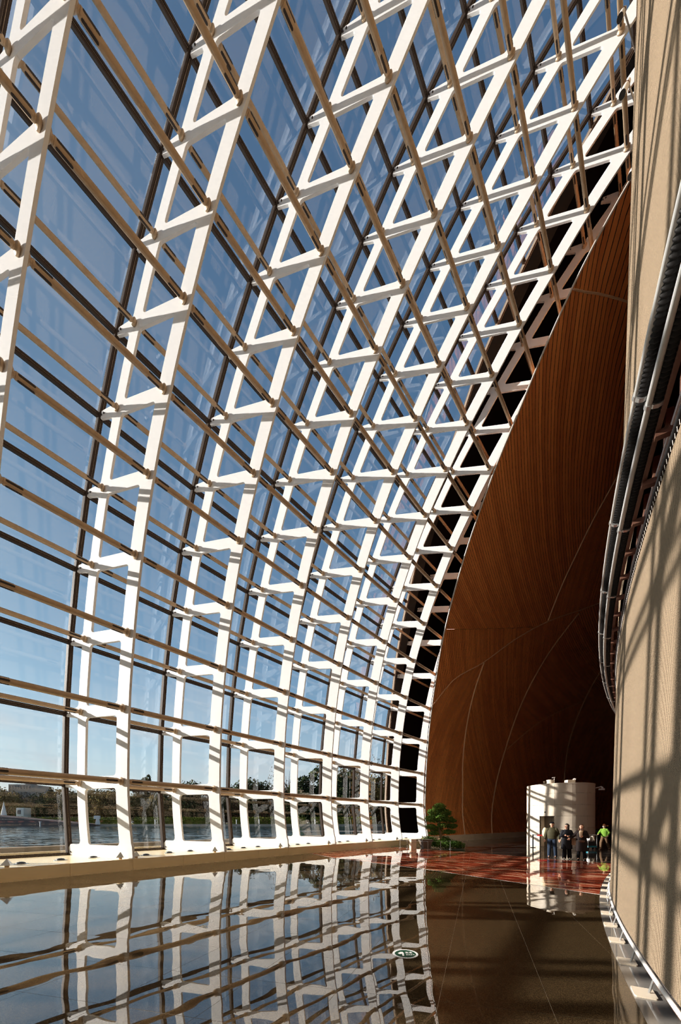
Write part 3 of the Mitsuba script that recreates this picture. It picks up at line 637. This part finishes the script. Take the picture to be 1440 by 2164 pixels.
wf = thing('wire_fence', 'low fence of thin steel posts and wire around the planted tree', 'fence')
fp = [(846, 24.9), (861, 24.2), (905, 22.9), (932, 23.2), (952, 23.8)]
fpp = [np.array([(x-720)/FPX*y, y, 0]) for x, y in fp]
for p in fpp:
    add('post', shift(trimesh.creation.cylinder(.016, .56, sections=8), *(p+[0, 0, .28])), 'm_steel', wf); add('foot', shift(trimesh.creation.cylinder(.09, .015, sections=12), *(p+[0, 0, .0075])), 'm_steel', wf)
for a_, b_ in zip(fpp[:-1], fpp[1:]): add('wire', rod(a_+[0, 0, .53], b_+[0, 0, .53], .008, 6), 'm_steel', wf)
# ------------------------------------------------------------------ people
def capsule_union(chains, fine=.02, smooth_n=6):
    """chains: lists of (point, radius); hulls of successive spheres joined into one continuous surface"""
    parts = []
    for ch in chains:
        for (p, r), (q, t) in zip(ch[:-1], ch[1:]):
            pts = []
            for c, R in ((p, r), (q, t)):
                R = np.broadcast_to(np.asarray(R, float), 3); pts.append(np.asarray(c, float)+SPH*R)
            parts.append(mf.Manifold.hull_points(np.vstack(pts)))
    m = mf.Manifold.batch_boolean(parts, mf.OpType.Add).refine_to_length(fine)
    a = m.to_mesh(); t = trimesh.Trimesh(a.vert_properties[:, :3], a.tri_verts)
    t.merge_vertices()
    if smooth_n: trimesh.smoothing.filter_taubin(t, iterations=smooth_n)
    return t
SPH = trimesh.creation.icosphere(subdivisions=2).vertices
def V3(*a): return np.array(a, float)
mat('m_skin', princ((.62, .36, .25), .5, 0, .3)); mat('m_hair', princ((.025, .016, .012), .45)); mat('m_hair_brown', princ((.085, .035, .018), .45))
mat('m_olive', princ((.052, .048, .024), .65, 0, .25)); mat('m_jeans', diffuse(.035, .05, .08)); mat('m_shoe', princ((.10, .05, .03), .5)); mat('m_coat', princ((.009, .010, .014), .7, 0, .2))
mat('m_coat2', princ((.016, .010, .009), .7, 0, .2)); mat('m_trousers', diffuse(.010, .010, .012)); mat('m_cream', diffuse(.72, .64, .44)); mat('m_scarf', diffuse(.62, .45, .30))
mat('m_bag', princ((.24, .14, .075), .5)); mat('m_green', diffuse(.17, .32, .05)); mat('m_khaki', diffuse(.16, .10, .06)); mat('m_eye', princ((.02, .015, .012), .2)); mat('m_lip', diffuse(.42, .14, .11))
mat('m_hair_red', diffuse(.42, .15, .06)); mat('m_maskw', diffuse(.75, .75, .75)); mat('m_teal', diffuse(.05, .28, .36)); mat('m_phone', princ((.015, .015, .018), .2))
def Rz(a): c, s = math.cos(a), math.sin(a); return np.array([[c, -s, 0], [s, c, 0], [0, 0, 1]])
def Rx(a): c, s = math.cos(a), math.sin(a); return np.array([[1, 0, 0], [0, c, -s], [0, s, c]])
def person(name_label, pos, yaw, H, hip, knee, ankle, elbow, wrist, head_yaw=0., head_dip=0., sex=1., group=None):
    """local frame: faces -y, +x is the viewer's right; returns the key, the joints and a function from local to world"""
    k = thing('person', name_label, 'person', group)
    h = H/7.5; sh = H*.795; hz = H*.525
    J = dict(neck=V3(0, .01, H*.845), chest=V3(0, 0, H*.72), waist=V3(0, 0, H*.62), pelvis=V3(0, 0, hz), head=V3(0, -.02, H-h*.52))
    sw = H*.100*(1.0 if sex else .92)
    for s, n in ((-1, 'l'), (1, 'r')):
        J['sh'+n] = V3(s*sw, 0, sh); J['hip'+n] = V3(s*H*.052, 0, hz-.02)
        for d, nm in ((knee, 'kn'), (ankle, 'an'), (elbow, 'el'), (wrist, 'wr')): J[nm+n] = np.asarray(d[0 if s < 0 else 1], float)
    R = Rz(head_yaw)@Rx(-head_dip); hd = J['head']
    def hl(x, y, z): return hd+R@(V3(x, y, z)*h)
    body = [[(J['pelvis'], (.13, .10, .10)), (J['waist'], (.125, .09, .08)), (J['chest'], (.15, .10, .10)), (V3(0, .01, sh-.01), (.13, .075, .05)), (J['neck'], .055), (hl(0, .06, -.2), .058)],
            [(hl(0, .06, .16), h*.39), (hl(0, -.02, .04), h*.35), (hl(0, -.12, -.26), h*.21), (hl(0, -.2, -.36), h*.13)],
            [(hl(0, -.36, .02), h*.05), (hl(0, -.46, -.10), h*.065)]]            # nose
    for s in (-1, 1): body.append([(hl(s*.37, .05, -.02), h*.05), (hl(s*.39, .07, -.14), h*.035)])  # ears
    for n in 'lr':
        body.append([(J['sh'+n]+V3(0, 0, -.02), .055), (J['el'+n], .044), (J['wr'+n], .030)])
        body.append([(J['hip'+n], .088), (J['kn'+n], .058), (J['an'+n], .042), (J['an'+n]+V3(0, -.13, -.035), .034)])
        w, e = J['wr'+n], J['el'+n]; d = (w-e)/np.linalg.norm(w-e); side = np.cross(d, V3(0, 1, 0)); side = side/(np.linalg.norm(side)+1e-9); curl = np.cross(side, d)
        if curl[1] > 0: curl = -curl
        pc = w+d*.075; body.append([(w, .027), (pc, (.036, .03, .03))])
        for f, (o, L) in enumerate(((-.027, .072), (-.009, .084), (.009, .079), (.027, .062))):
            b0 = pc+side*o+d*.02; b1 = b0+d*L*.5+curl*.012; b2 = b1+d*L*.3+curl*.032
            body.append([(b0, .010), (b1, .009), (b2, .008)])
        t0 = w+d*.03+side*.03; body.append([(t0, .013), (t0+d*.035+side*.025+curl*.012, .011), (t0+d*.065+side*.022+curl*.03, .009)])
    yawm = Rz(yaw)
    def W(m):
        m = m.copy(); m.vertices = m.vertices@yawm.T+np.asarray(pos, float); return m
    def put(nm, chains, m, fine=.025, n=6, parent=None): return add(nm, W(capsule_union(chains, fine, n)), m, parent or k, True)
    put('body', body, 'm_skin', .014, 4)
    for s in (-1, 1): put('eye', [[(hl(s*.15, -.33, .03), h*.045), (hl(s*.15, -.335, .03), h*.04)]], 'm_eye', .02, 0)
    put('mouth', [[(hl(-.09, -.335, -.27), h*.028), (hl(.09, -.335, -.27), h*.028)]], 'm_lip', .02, 0)
    return k, J, hl, put, h, W
def shell(J, n, *names_r): return [(J[a+n] if a+n in J else J[a], r) for a, r in names_r]
# man in the olive jacket
k, J, hl, put, h, W = person('man in black cap, olive padded jacket and blue jeans, left of the three people', (10.42, 18.0, 0), -.52, 1.76, None,
    [(-.11, -.05, .48), (.13, -.02, .48)], [(-.13, .0, .075), (.15, .06, .075)], [(-.27, .03, 1.14), (.28, .04, 1.14)], [(-.31, -.06, .90), (.30, -.10, .90)], -.15, .12)
put('jacket', [[(J['pelvis']+V3(0, 0, .02), (.20, .15, .06)), (J['waist'], (.22, .17, .1)), (J['chest'], (.225, .165, .12)), (V3(0, .01, 1.42), (.17, .11, .05)), (J['neck']+V3(0, 0, -.02), (.095, .09, .04))]]+
    [[(J['sh'+n]+V3(0, 0, -.02), .088), (J['el'+n], .075), (J['wr'+n]*.8+J['el'+n]*.2, .062)] for n in 'lr'], 'm_olive')
put('trousers', [[(J['pelvis'], (.15, .125, .10)), (J['hip'+n], .115), (J['kn'+n], .088), (J['an'+n]+V3(0, 0, .0), .075)] for n in 'lr'], 'm_jeans')
for n in 'lr': put('shoe', [[(J['an'+n]+V3(0, .05, -.032), .042), (J['an'+n]+V3(0, -.07, -.032), .043), (J['an'+n]+V3(0, -.17, -.04), .034)]], 'm_shoe')
put('hair', [[(hl(0, .12, .16), h*.41), (hl(0, .2, -.1), h*.3)]], 'm_hair')
cp = put('cap', [[(hl(0, .02, .30), (h*.42, h*.43, h*.2)), (hl(0, .02, .42), (h*.34, h*.36, h*.13))]], 'm_trousers')
put('peak', [[(hl(0, -.35, .26), (h*.3, h*.1, h*.03)), (hl(0, -.6, .2), (h*.24, h*.08, h*.02))]], 'm_trousers', .02, 3, cp)
bg = thing('shoulder_bag', 'fluffy cream bag on the shoulder of the man in the olive jacket', 'bag')
bmesh = capsule_union([[(V3(-.30, .10, 1.40), .085), (V3(-.31, .12, 1.28), .12), (V3(-.31, .12, 1.12), .11)]], .03, 5); add('pouch', W(bmesh), 'm_cream', bg, True)
# woman in the long dark coat, looking aside, phone in both hands
k, J, hl, put, h, W = person('woman with dark hair in a long black coat holding a phone, middle of the three', (10.62, 17.15, 0), -.55, 1.66, None,
    [(-.08, -.10, .46), (.10, .03, .46)], [(-.10, -.03, .075), (.12, .13, .075)], [(-.24, -.03, 1.08), (.25, -.03, 1.08)], [(-.08, -.27, 1.12), (.09, -.27, 1.10)], -.85, .1, 0)
put('coat', [[(V3(0, .03, .50), (.235, .17, .03)), (J['pelvis'], (.205, .155, .08)), (J['waist'], (.185, .14, .1)), (J['chest'], (.20, .15, .12)), (V3(0, .01, 1.34), (.16, .10, .05)), (J['neck']+V3(0, 0, -.02), (.10, .095, .03))]]+
    [[(J['sh'+n]+V3(0, 0, -.015), .080), (J['el'+n], .066), (J['wr'+n]*.85+J['el'+n]*.15, .055)] for n in 'lr'], 'm_coat')
put('trousers', [[(J['hip'+n], .10), (J['kn'+n], .085), (J['an'+n]+V3(0, 0, .02), .09)] for n in 'lr'], 'm_trousers')
for n in 'lr': put('shoe', [[(J['an'+n]+V3(0, .04, -.035), .038), (J['an'+n]+V3(0, -.16, -.04), .033)]], 'm_maskw')
put('hair', [[(hl(0, .04, .28), h*.36), (hl(0, .16, .14), h*.40)], [(hl(.30, .0, .05), h*.14), (hl(.34, .05, -.5), h*.14)], [(hl(-.31, .06, .05), h*.12), (hl(-.34, .12, -.4), h*.12)], [(hl(0, .12, .16), h*.42), (hl(0, .24, -.2), h*.33), (hl(.05, .34, -.75), h*.28), (hl(.1, .34, -1.1), h*.18)]], 'm_hair')
ph = thing('phone', 'dark phone in the hands of the woman in the black coat', 'phone')
add('case', W(shift(box(-.036, .036, -.075, .075, -.004, .004), .0, -.36, 1.14)), 'm_phone', ph); add('screen', W(shift(box(-.032, .032, -.07, .07, .0041, .0055), .0, -.36, 1.14)), 'm_slot', ph)
tb = thing('tote_bag', 'brown tote bag hanging between the two women', 'bag')
add('sack', W(trimesh.Trimesh(*(lambda q: (q.vert_properties[:, :3], q.tri_verts))(mf.Manifold.hull_points(np.array([(x, y, z) for x, w_, z in ((0, .17, .68), (0, .20, 1.0)) for x in (.33-w_+.03, .33+w_+.03) for y in ((-.06, .10) if z < .8 else (-.03, .07))])).to_mesh()))), 'm_bag', tb)
add('handle', W(tube(np.array([(.26, .02, 1.0), (.28, .0, 1.1), (.33, -.02, 1.16), (.40, .0, 1.1), (.44, .02, 1.0)]), .012, 6)), 'm_bag', tb, True)
# woman in the long brown coat reading
k, J, hl, put, h, W = person('woman with brown hair, beige scarf and long dark coat, right of the three people', (11.05, 16.75, 0), -.57, 1.63, None,
    [(-.10, -.02, .46), (.10, -.04, .46)], [(-.12, .04, .075), (.13, -.02, .075)], [(-.29, .02, 1.12), (.25, -.03, 1.07)], [(-.45, -.10, 1.00), (.05, -.25, 1.10)], -.25, .45, 0)
put('coat', [[(V3(0, .02, .42), (.245, .18, .03)), (J['pelvis'], (.215, .16, .08)), (J['waist'], (.20, .15, .1)), (J['chest'], (.21, .155, .12)), (V3(0, .01, 1.32), (.165, .10, .05)), (J['neck']+V3(0, 0, -.03), (.10, .095, .03))]]+
    [[(J['sh'+n]+V3(0, 0, -.015), .082), (J['el'+n], .068), (J['wr'+n]*.85+J['el'+n]*.15, .058)] for n in 'lr'], 'm_coat2')
put('trousers', [[(J['hip'+n], .09), (J['kn'+n], .07), (J['an'+n]+V3(0, 0, .02), .062)] for n in 'lr'], 'm_trousers')
for n in 'lr': put('boot', [[(J['an'+n]+V3(0, 0, .16), .066), (J['an'+n]+V3(0, 0, .0), .062), (J['an'+n]+V3(0, .03, -.03), .045), (J['an'+n]+V3(0, -.15, -.04), .035)]], 'm_trousers')
put('hair', [[(hl(0, .03, .29), h*.37), (hl(0, .16, .14), h*.40)], [(hl(0, .12, .16), h*.42), (hl(0, .22, -.2), h*.36), (hl(.0, .25, -.8), h*.34), (hl(0, .2, -1.2), h*.2)], [(hl(-.3, .0, .0), h*.14), (hl(-.36, -.05, -.7), h*.13)], [(hl(.3, .0, .0), h*.14), (hl(.36, -.05, -.7), h*.13)]], 'm_hair_brown')
put('scarf', [[(J['neck']+V3(0, -.03, -.02), (.085, .085, .05)), (V3(-.02, -.14, 1.25), (.07, .05, .05)), (V3(-.02, -.18, 1.08), (.06, .03, .05))]], 'm_scarf')
cb = thing('crossbody_bag', 'small dark bag hanging in front of the woman in the dark brown coat', 'bag')
add('pouch', W(capsule_union([[(V3(-.03, -.19, .88), (.085, .045, .065)), (V3(.06, -.19, .87), (.07, .045, .06))]], .03, 3)), 'm_shoe', cb, True)
add('strap', W(tube(np.array([(-.08, -.20, .92), (-.05, -.19, 1.1), (.08, -.165, 1.25), (.12, -.10, 1.33)]), .007, 6)), 'm_trousers', cb, True)
# far person in green with a cart
k, J, hl, put, h, W = person('person in a bright green jacket and white mask walking behind the others', (16.83, 23.3, 0), -.95, 1.62, None,
    [(-.12, -.16, .47), (.10, .10, .46)], [(-.16, -.12, .075), (.16, .36, .085)], [(-.25, -.10, 1.08), (.26, .03, 1.08)], [(-.22, -.34, .98), (.24, -.18, .90)], -.3, .1, 0)
put('jacket', [[(J['pelvis'], (.18, .14, .06)), (J['waist'], (.18, .145, .1)), (J['chest'], (.20, .15, .12)), (V3(0, .01, 1.31), (.15, .10, .05)), (J['neck']+V3(0, 0, -.02), (.085, .085, .03))]]+
    [[(J['sh'+n]+V3(0, 0, -.015), .080), (J['el'+n], .066), (J['wr'+n]*.8+J['el'+n]*.2, .056)] for n in 'lr'], 'm_green')
put('trousers', [[(J['pelvis'], (.15, .12, .10)), (J['hip'+n], .105), (J['kn'+n], .085), (J['an'+n]+V3(0, 0, .02), .075)] for n in 'lr'], 'm_khaki')
for n in 'lr': put('shoe', [[(J['an'+n]+V3(0, .04, -.035), .04), (J['an'+n]+V3(0, -.16, -.04), .034)]], 'm_bag')
put('hair', [[(hl(0, .02, .29), h*.37), (hl(0, .16, .14), h*.40)], [(hl(0, .10, .18), h*.42), (hl(0, .22, -.05), h*.32)], [(hl(.25, .42, .1), h*.12), (hl(.75, .55, .1), h*.14)]], 'm_hair_red')
put('mask', [[(hl(-.14, -.34, -.2), (h*.13, h*.07, h*.13)), (hl(.14, -.34, -.2), (h*.13, h*.07, h*.13))]], 'm_maskw')
ct = thing('cart', 'small cart with pale bags and a teal tray beside the person in green', 'cart')
CP = np.array([16.15, 23.6, 0])
add('frame', cat(*[rod(CP+V3(x, y, .12), CP+V3(x, y, .95), .016, 8) for x in (-.28, .28) for y in (-.2, .2)], *[rod(CP+V3(-.28, y, .93), CP+V3(.28, y, .93), .016, 8) for y in (-.2, .2)], *[rod(CP+V3(x, -.2, .93), CP+V3(x, .2, .93), .016, 8) for x in (-.28, .28)]), 'm_steel', ct)
add('tray', shift(box(-.29, .29, -.21, .21, .14, .24), *CP), 'm_teal', ct)
add('bin', shift(box(-.25, .25, -.18, .18, .245, .52), *CP), 'm_blackmetal', ct)
for x in (-.12, .13): add('sack', shift(capsule_union([[(V3(x, 0, .62), (.12, .15, .09)), (V3(x*.9, 0, .80), (.09, .11, .07))]], .04, 3), *CP), 'm_maskw' if x < 0 else 'm_stone', ct, True)
for x in (-.28, .28):
    for y in (-.2, .2): add('wheel', rod(CP+V3(x, y-.02, .06), CP+V3(x, y+.02, .06), .06, 14), 'm_rubber', ct)
# ------------------------------------------------------------------ outdoors
WZ = .66
mat('m_water', {'type': 'bumpmap', 'scale': .10, 'arbitrary': proc(lambda p, n, uv: fbm(p.x*.55+p.y*.12, p.y*1.1, 0., 4)*smoothstep(4., 30., p.y), 5e-2), 'b': {'type': 'plastic', 'int_ior': 1.33, 'nonlinear': False, 'diffuse_reflectance': rgb(.045, .075, .095)}})
mat('m_coping', diffuse(.34, .28, .22)); mat('m_bank', diffuse(.42, .36, .29)); mat('m_grass', diffuse(.16, .15, .05)); mat('m_ramp', diffuse(.14, .115, .11)); mat('m_cityA', diffuse(.30, .27, .27)); mat('m_cityB', diffuse(.42, .38, .36)); mat('m_winpane', princ((.05, .055, .07), .2))
lw = tag(add('lake', strip_mesh(np.array([[[x, y, WZ] for x in np.linspace(-420, 160, 30)] for y in np.r_[121, 60, 30]]+[])), 'm_water'), 'rippled blue lake outside the glass', 'lake')
ri = np.linspace(-14, 9, 80)
near = np.array([dome(ri, -5.3, WZ), dome(ri, -14, WZ), dome(ri, -26, WZ)]); wpart = add('near_water', strip_mesh(near), 'm_water', lw)
far_rim = [tuple(dome(i, -25.9, 0)[:2]) for i in ri]
lp = Polygon(far_rim+[(160, 60), (160, 121), (-420, 121), (-420, -60), (far_rim[0][0]-30, -60)]).buffer(0)
scene['lake'] = ply(shift(extrude(lp.simplify(.05), .02), 0, 0, WZ-.02), 'm_water')
bs = struct(add('trim_3', sweep_quad(dome(ri, -4.0, .2), dome(ri, -4.25, .2), dome(ri, -4.25, .55), dome(ri, -4.0, .55)), 'm_ledge'), 'stone lip of the lake basin outside the glass')
for a in range(-6, 16):
    ii = np.linspace(a*.55, a*.55+.547, 3); add('coping', sweep_quad(dome(ii, -4.7, .2), dome(ii, -5.35, .2), dome(ii, -5.35, .72), dome(ii, -4.7, .72)), 'm_coping', bs)
SY = 120.
gr_ = struct(add('ground', extrude(Polygon([(-900, SY), (700, SY), (700, 900), (-900, 900)]), .6), 'm_grass'), 'grassy far shore')
scene['ground']['to_world'] = T().translate([0, 0, .55])
for j in range(26): add('quay_stone', box(-170+j*10+.02, -160+j*10-.02, SY-1.2, SY+.5, .5, 1.35), 'm_bank', gr_)
leafmat('m_hedge', (.035, .06, .012), (.22, .24, .05), .5); leafmat('m_pine', (.016, .026, .012), (.07, .085, .035), .35); leafmat('m_autumn', (.06, .048, .02), (.27, .20, .08), .35); leafmat('m_bare', (.085, .07, .06), (.21, .175, .15), .4)
def px2(px, y): return (px-720)/FPX*y
hn = 0
for x0, x1, y in ((-112, -72, 124), (-70, -40, 124), (-38, -12, 124), (-10, 12, 124.5)):
    r = np.random.default_rng(40+hn); n = 5000
    P = np.c_[r.uniform(x0, x1, n), y+r.normal(0, .5, n), 1.1+2.5*r.uniform(0, 1, n)**.6]
    a = r.normal(size=(n, 3))*.22; b = r.normal(size=(n, 3))*.22
    hk = thing('hedge', f'clipped green hedge on the far shore of the lake, {ORD[hn]} stretch from the left', 'hedge', 'hedges on the far shore')
    hm = cat(trimesh.Trimesh(np.stack([P, P+a, P+b], 1).reshape(-1, 3), np.arange(3*n).reshape(-1, 3), process=False), box(x0+.1, x1-.1, y-.4, y+.4, 1.1, 3.3)); labels[add('leaves', hm, 'm_hedge', hk)] = {'kind': 'stuff'}; hn += 1
def crown(kind, seed):
    r = np.random.default_rng(seed)
    if kind == 'pine': cs = [(r.normal(0, .08), r.normal(0, .08), z, .42*(1.05-z)+.05, .42*(1.05-z)+.05, .09) for z in np.linspace(.2, .97, 11)]; n, sz = 2600, .04
    elif kind == 'round': cs = [(x, y, .50+z, .22, .22, .2) for x, y, z in np.clip(r.normal(0, 1, (22, 3)), -1.7, 1.7)*[.17, .17, .20]]; n, sz = 3400, .034
    else: cs = [(x, y, .55+z, .2, .2, .2) for x, y, z in r.normal(0, 1, (10, 3))*[.16, .16, .17]]; n, sz = 900, .02
    return leafball(cs, n, sz, seed)
mat('m_far_bark', diffuse(.075, .06, .05))
TRUNK = {'pine': tube(np.array([[0, 0, 0], [0, 0, .6], [0, 0, .95]]), [.014, .010, .004], 6), 'round': cat(tube(np.array([[0, 0, 0], [.01, 0, .35], [0, 0, .6]]), [.014, .012, .006], 6), tube(np.array([[.01, 0, .3], [.14, 0, .55]]), [.018, .008], 5), tube(np.array([[.01, 0, .33], [-.13, .03, .58]]), [.018, .008], 5))}
bt = [tube(np.array([[0, 0, 0], [0, 0, .45]]), [.022, .016], 6)]
r_ = np.random.default_rng(5)
for q in range(46):
    z0 = r_.uniform(.15, .6); a = r_.uniform(0, 6.28); L = r_.uniform(.2, .42); bt.append(tube(np.array([[0, 0, z0], [math.cos(a)*L*.35, math.sin(a)*L*.35, z0+L*.6], [math.cos(a)*L*.6, math.sin(a)*L*.6, z0+L]]), [.007, .005, .002], 4))
TRUNK['bare'] = cat(*bt)
CROWN = {(kd, v): crown(kd, 11+v+7*len(kd)) for kd in ('pine', 'round', 'bare') for v in (0, 1)}
trees = [  # pixel column, distance, height, kind, tint
 (12, 150, 17, 'round', 'm_autumn'), (48, 132, 7.5, 'round', 'm_pine'), (85, 150, 13, 'bare', 'm_bare'), (112, 136, 13.5, 'pine', 'm_pine'), (98, 134, 11, 'round', 'm_pine'), (140, 140, 15.5, 'round', 'm_autumn'), (158, 150, 15, 'round', 'm_pine'), (196, 136, 13.5, 'round', 'm_autumn'), (214, 146, 14, 'round', 'm_pine'),
 (228, 134, 13, 'round', 'm_autumn'), (252, 138, 13, 'round', 'm_pine'), (290, 136, 12.5, 'round', 'm_autumn'), (303, 165, 22, 'pine', 'm_pine'), (318, 138, 12.8, 'round', 'm_autumn'), (345, 140, 12.5, 'round', 'm_pine'), (366, 136, 11.5, 'round', 'm_autumn'), (398, 136, 16.5, 'round', 'm_pine'), (415, 142, 13, 'round', 'm_pine'), (438, 140, 13, 'bare', 'm_bare'),
 (475, 136, 12, 'round', 'm_pine'), (500, 150, 13.5, 'bare', 'm_bare'), (527, 140, 18, 'round', 'm_pine'), (545, 140, 17, 'round', 'm_pine'), (570, 150, 18, 'bare', 'm_bare'), (610, 140, 22, 'bare', 'm_bare'), (638, 136, 18.5, 'round', 'm_pine'), (657, 142, 21.5, 'pine', 'm_pine'), (672, 138, 16, 'bare', 'm_bare'),
 (705, 136, 19, 'round', 'm_pine'), (722, 140, 24, 'round', 'm_pine'), (752, 138, 22.5, 'pine', 'm_pine'), (740, 145, 19, 'round', 'm_pine'), (790, 138, 24, 'bare', 'm_bare'), (798, 136, 20, 'round', 'm_autumn'), (812, 140, 17, 'bare', 'm_bare'), (775, 136, 16, 'round', 'm_pine')]
r_t = np.random.default_rng(21)
for px in np.arange(-25, 845, 19.):     # second row that closes the wood behind
    y = r_t.uniform(158, 185); lift = 1.0 if px < 480 else 1.12
    trees.append((px+r_t.uniform(-6, 6), y, r_t.uniform(13, 16.5)*lift, 'round', ['m_autumn', 'm_pine', 'm_pine', 'm_bare'][r_t.integers(4)]))
KN = {'pine': 'conical dark conifer', 'round': 'bushy tree', 'bare': 'bare twiggy tree'}; TN = {'m_pine': 'dark green', 'm_autumn': 'brown-leaved', 'm_bare': 'pale brown'}
cnt = {}; tot = {}
for t in trees: tot[t[3], t[4]] = tot.get((t[3], t[4]), 0)+1
for j, (px, y, hgt, kd, tint) in enumerate(sorted(trees)):
    cnt[kd, tint] = cnt.get((kd, tint), 0)+1; c_ = cnt[kd, tint]
    k = thing('shore_tree', f'{TN[tint]} {KN[kd]} on the far shore, {ORD[c_-1]} such tree from the left', 'tree', 'trees on the far shore')
    tw_ = T().translate([px2(px, y), y, 1.1]).rotate([0, 0, 1], 67.*j).scale([hgt*(.8 if kd == 'pine' else 1.0), hgt*.8, hgt*.97])
    ck, tkk = ('crown', kd, j % 2, tint), ('trunk', kd)
    if ck not in _n: _n[ck] = ply(CROWN[kd, j % 2], tint)
    if tkk not in _n: _n[tkk] = ply(TRUNK[kd], 'm_far_bark')
    labels[add('crown', _n[ck], None, k, to_world=tw_)] = {'kind': 'stuff'}; add('trunk', _n[tkk], None, k, to_world=tw_)
def building(px0, px1, y, top, label, m, nx, nz):
    k = thing('building', label, 'building'); x0, x1 = px2(px0, y), px2(px1, y)
    add('block', box(x0, x1, y, y+14, 1, top), m, k); add('roof_box', box(x0+(x1-x0)*.55, x0+(x1-x0)*.75, y+3, y+8, top, top+2.4), m, k)
    wx, wz = (x1-x0)/nx, (top-2)/nz
    for a in range(nx):
        for b in range(nz): add('window', box(x0+wx*(a+.2), x0+wx*(a+.8), y-.06, y+.05, 2+wz*(b+.25), 2+wz*(b+.75)), 'm_winpane', k)
building(18, 66, 210, 24, 'grey city block behind the trees at the far left', 'm_cityA', 8, 6)
building(-30, 16, 240, 19, 'pale city block at the left picture edge behind the brown trees', 'm_cityB', 7, 5)
building(352, 392, 260, 14, 'low pale city block between the trees, right of the second rib', 'm_cityB', 6, 3)
rp = struct(add('trim_4', trimesh.Trimesh(np.array([[px2(-40, 112), 112, WZ-.2], [px2(172, 112), 112, WZ-.2], [px2(172, 112), 112, 1.7], [px2(-40, 112), 112, 4.4]]), [[0, 1, 2], [0, 2, 3]], process=False), 'm_ramp'), 'dark stone ramp wall falling to the lake at the far left')
scene['trim_4'] = ply(sweep_quad(np.array([[px2(-40, 112), 112, WZ-.2], [px2(170, 112), 112, WZ-.2]]), np.array([[px2(-40, 112), 120, WZ-.2], [px2(170, 112), 120, WZ-.2]]), np.array([[px2(-40, 112), 120, 4.3], [px2(170, 112), 120, 1.5]]), np.array([[px2(-40, 112), 112, 4.3], [px2(170, 112), 112, 1.5]])), 'm_ramp')
for j, (px, y, hh, lab) in enumerate([(85, 111, 1.5, 'white post in the lake before the ramp wall'), (328, 119.1, 1.3, 'white post on the quay right of the first whole rib'), (500, 119.1, 1.3, 'white post on the quay left of the third whole rib'), (548, 119.1, 1.3, 'white post on the quay within the third whole rib'), (666, 119.1, 1.3, 'white post on the quay within the fourth whole rib')]):
    k = thing('quay_post', lab, 'post'); b0 = .5 if j == 0 else 1.35
    add('shaft', shift(trimesh.creation.cylinder(.16, hh, sections=8), px2(px, y), y, b0+hh/2), 'm_rail', k); add('cap', shift(trimesh.creation.cylinder(.3, .2, sections=8), px2(px, y), y, b0+hh+.1), 'm_rail', k)
k = thing('shore_sign', 'white board on a tapered stand before the hedge, seen through the first whole rib', 'sign')
add('stand', extrude(Polygon([(-.75, 0), (.75, 0), (.35, 2.2), (-.35, 2.2)]), .4).apply_transform(trimesh.transformations.rotation_matrix(math.pi/2, [1, 0, 0])).apply_translation([px2(204, 118), 118.8, 1.2]), 'm_rail', k)
add('board', box(px2(204, 118)-1.1, px2(204, 118)+.8, 118.3, 118.7, 3.0, 4.1), 'm_rail', k)
for j, (px, lab) in enumerate([(8, 'white tapered lamp stump on the ramp, at the far left'), (40, 'white van-like kiosk parked on the ramp at the far left')]):
    k = thing('shore_stump' if j == 0 else 'kiosk', lab, 'lamp' if j == 0 else 'kiosk')
    if j == 0: add('stand', shift(trimesh.creation.cone(1.0, 5.6, sections=10), px2(px, 122), 122, 3.4), 'm_rail', k)
    else: add('block', box(px2(px-6, 126), px2(px+10, 126), 126, 129, 1.1, 7.0), 'm_rail', k); add('window', box(px2(px-3, 126), px2(px+4, 126), 125.9, 126.02, 4.8, 6.2), 'm_winpane', k)
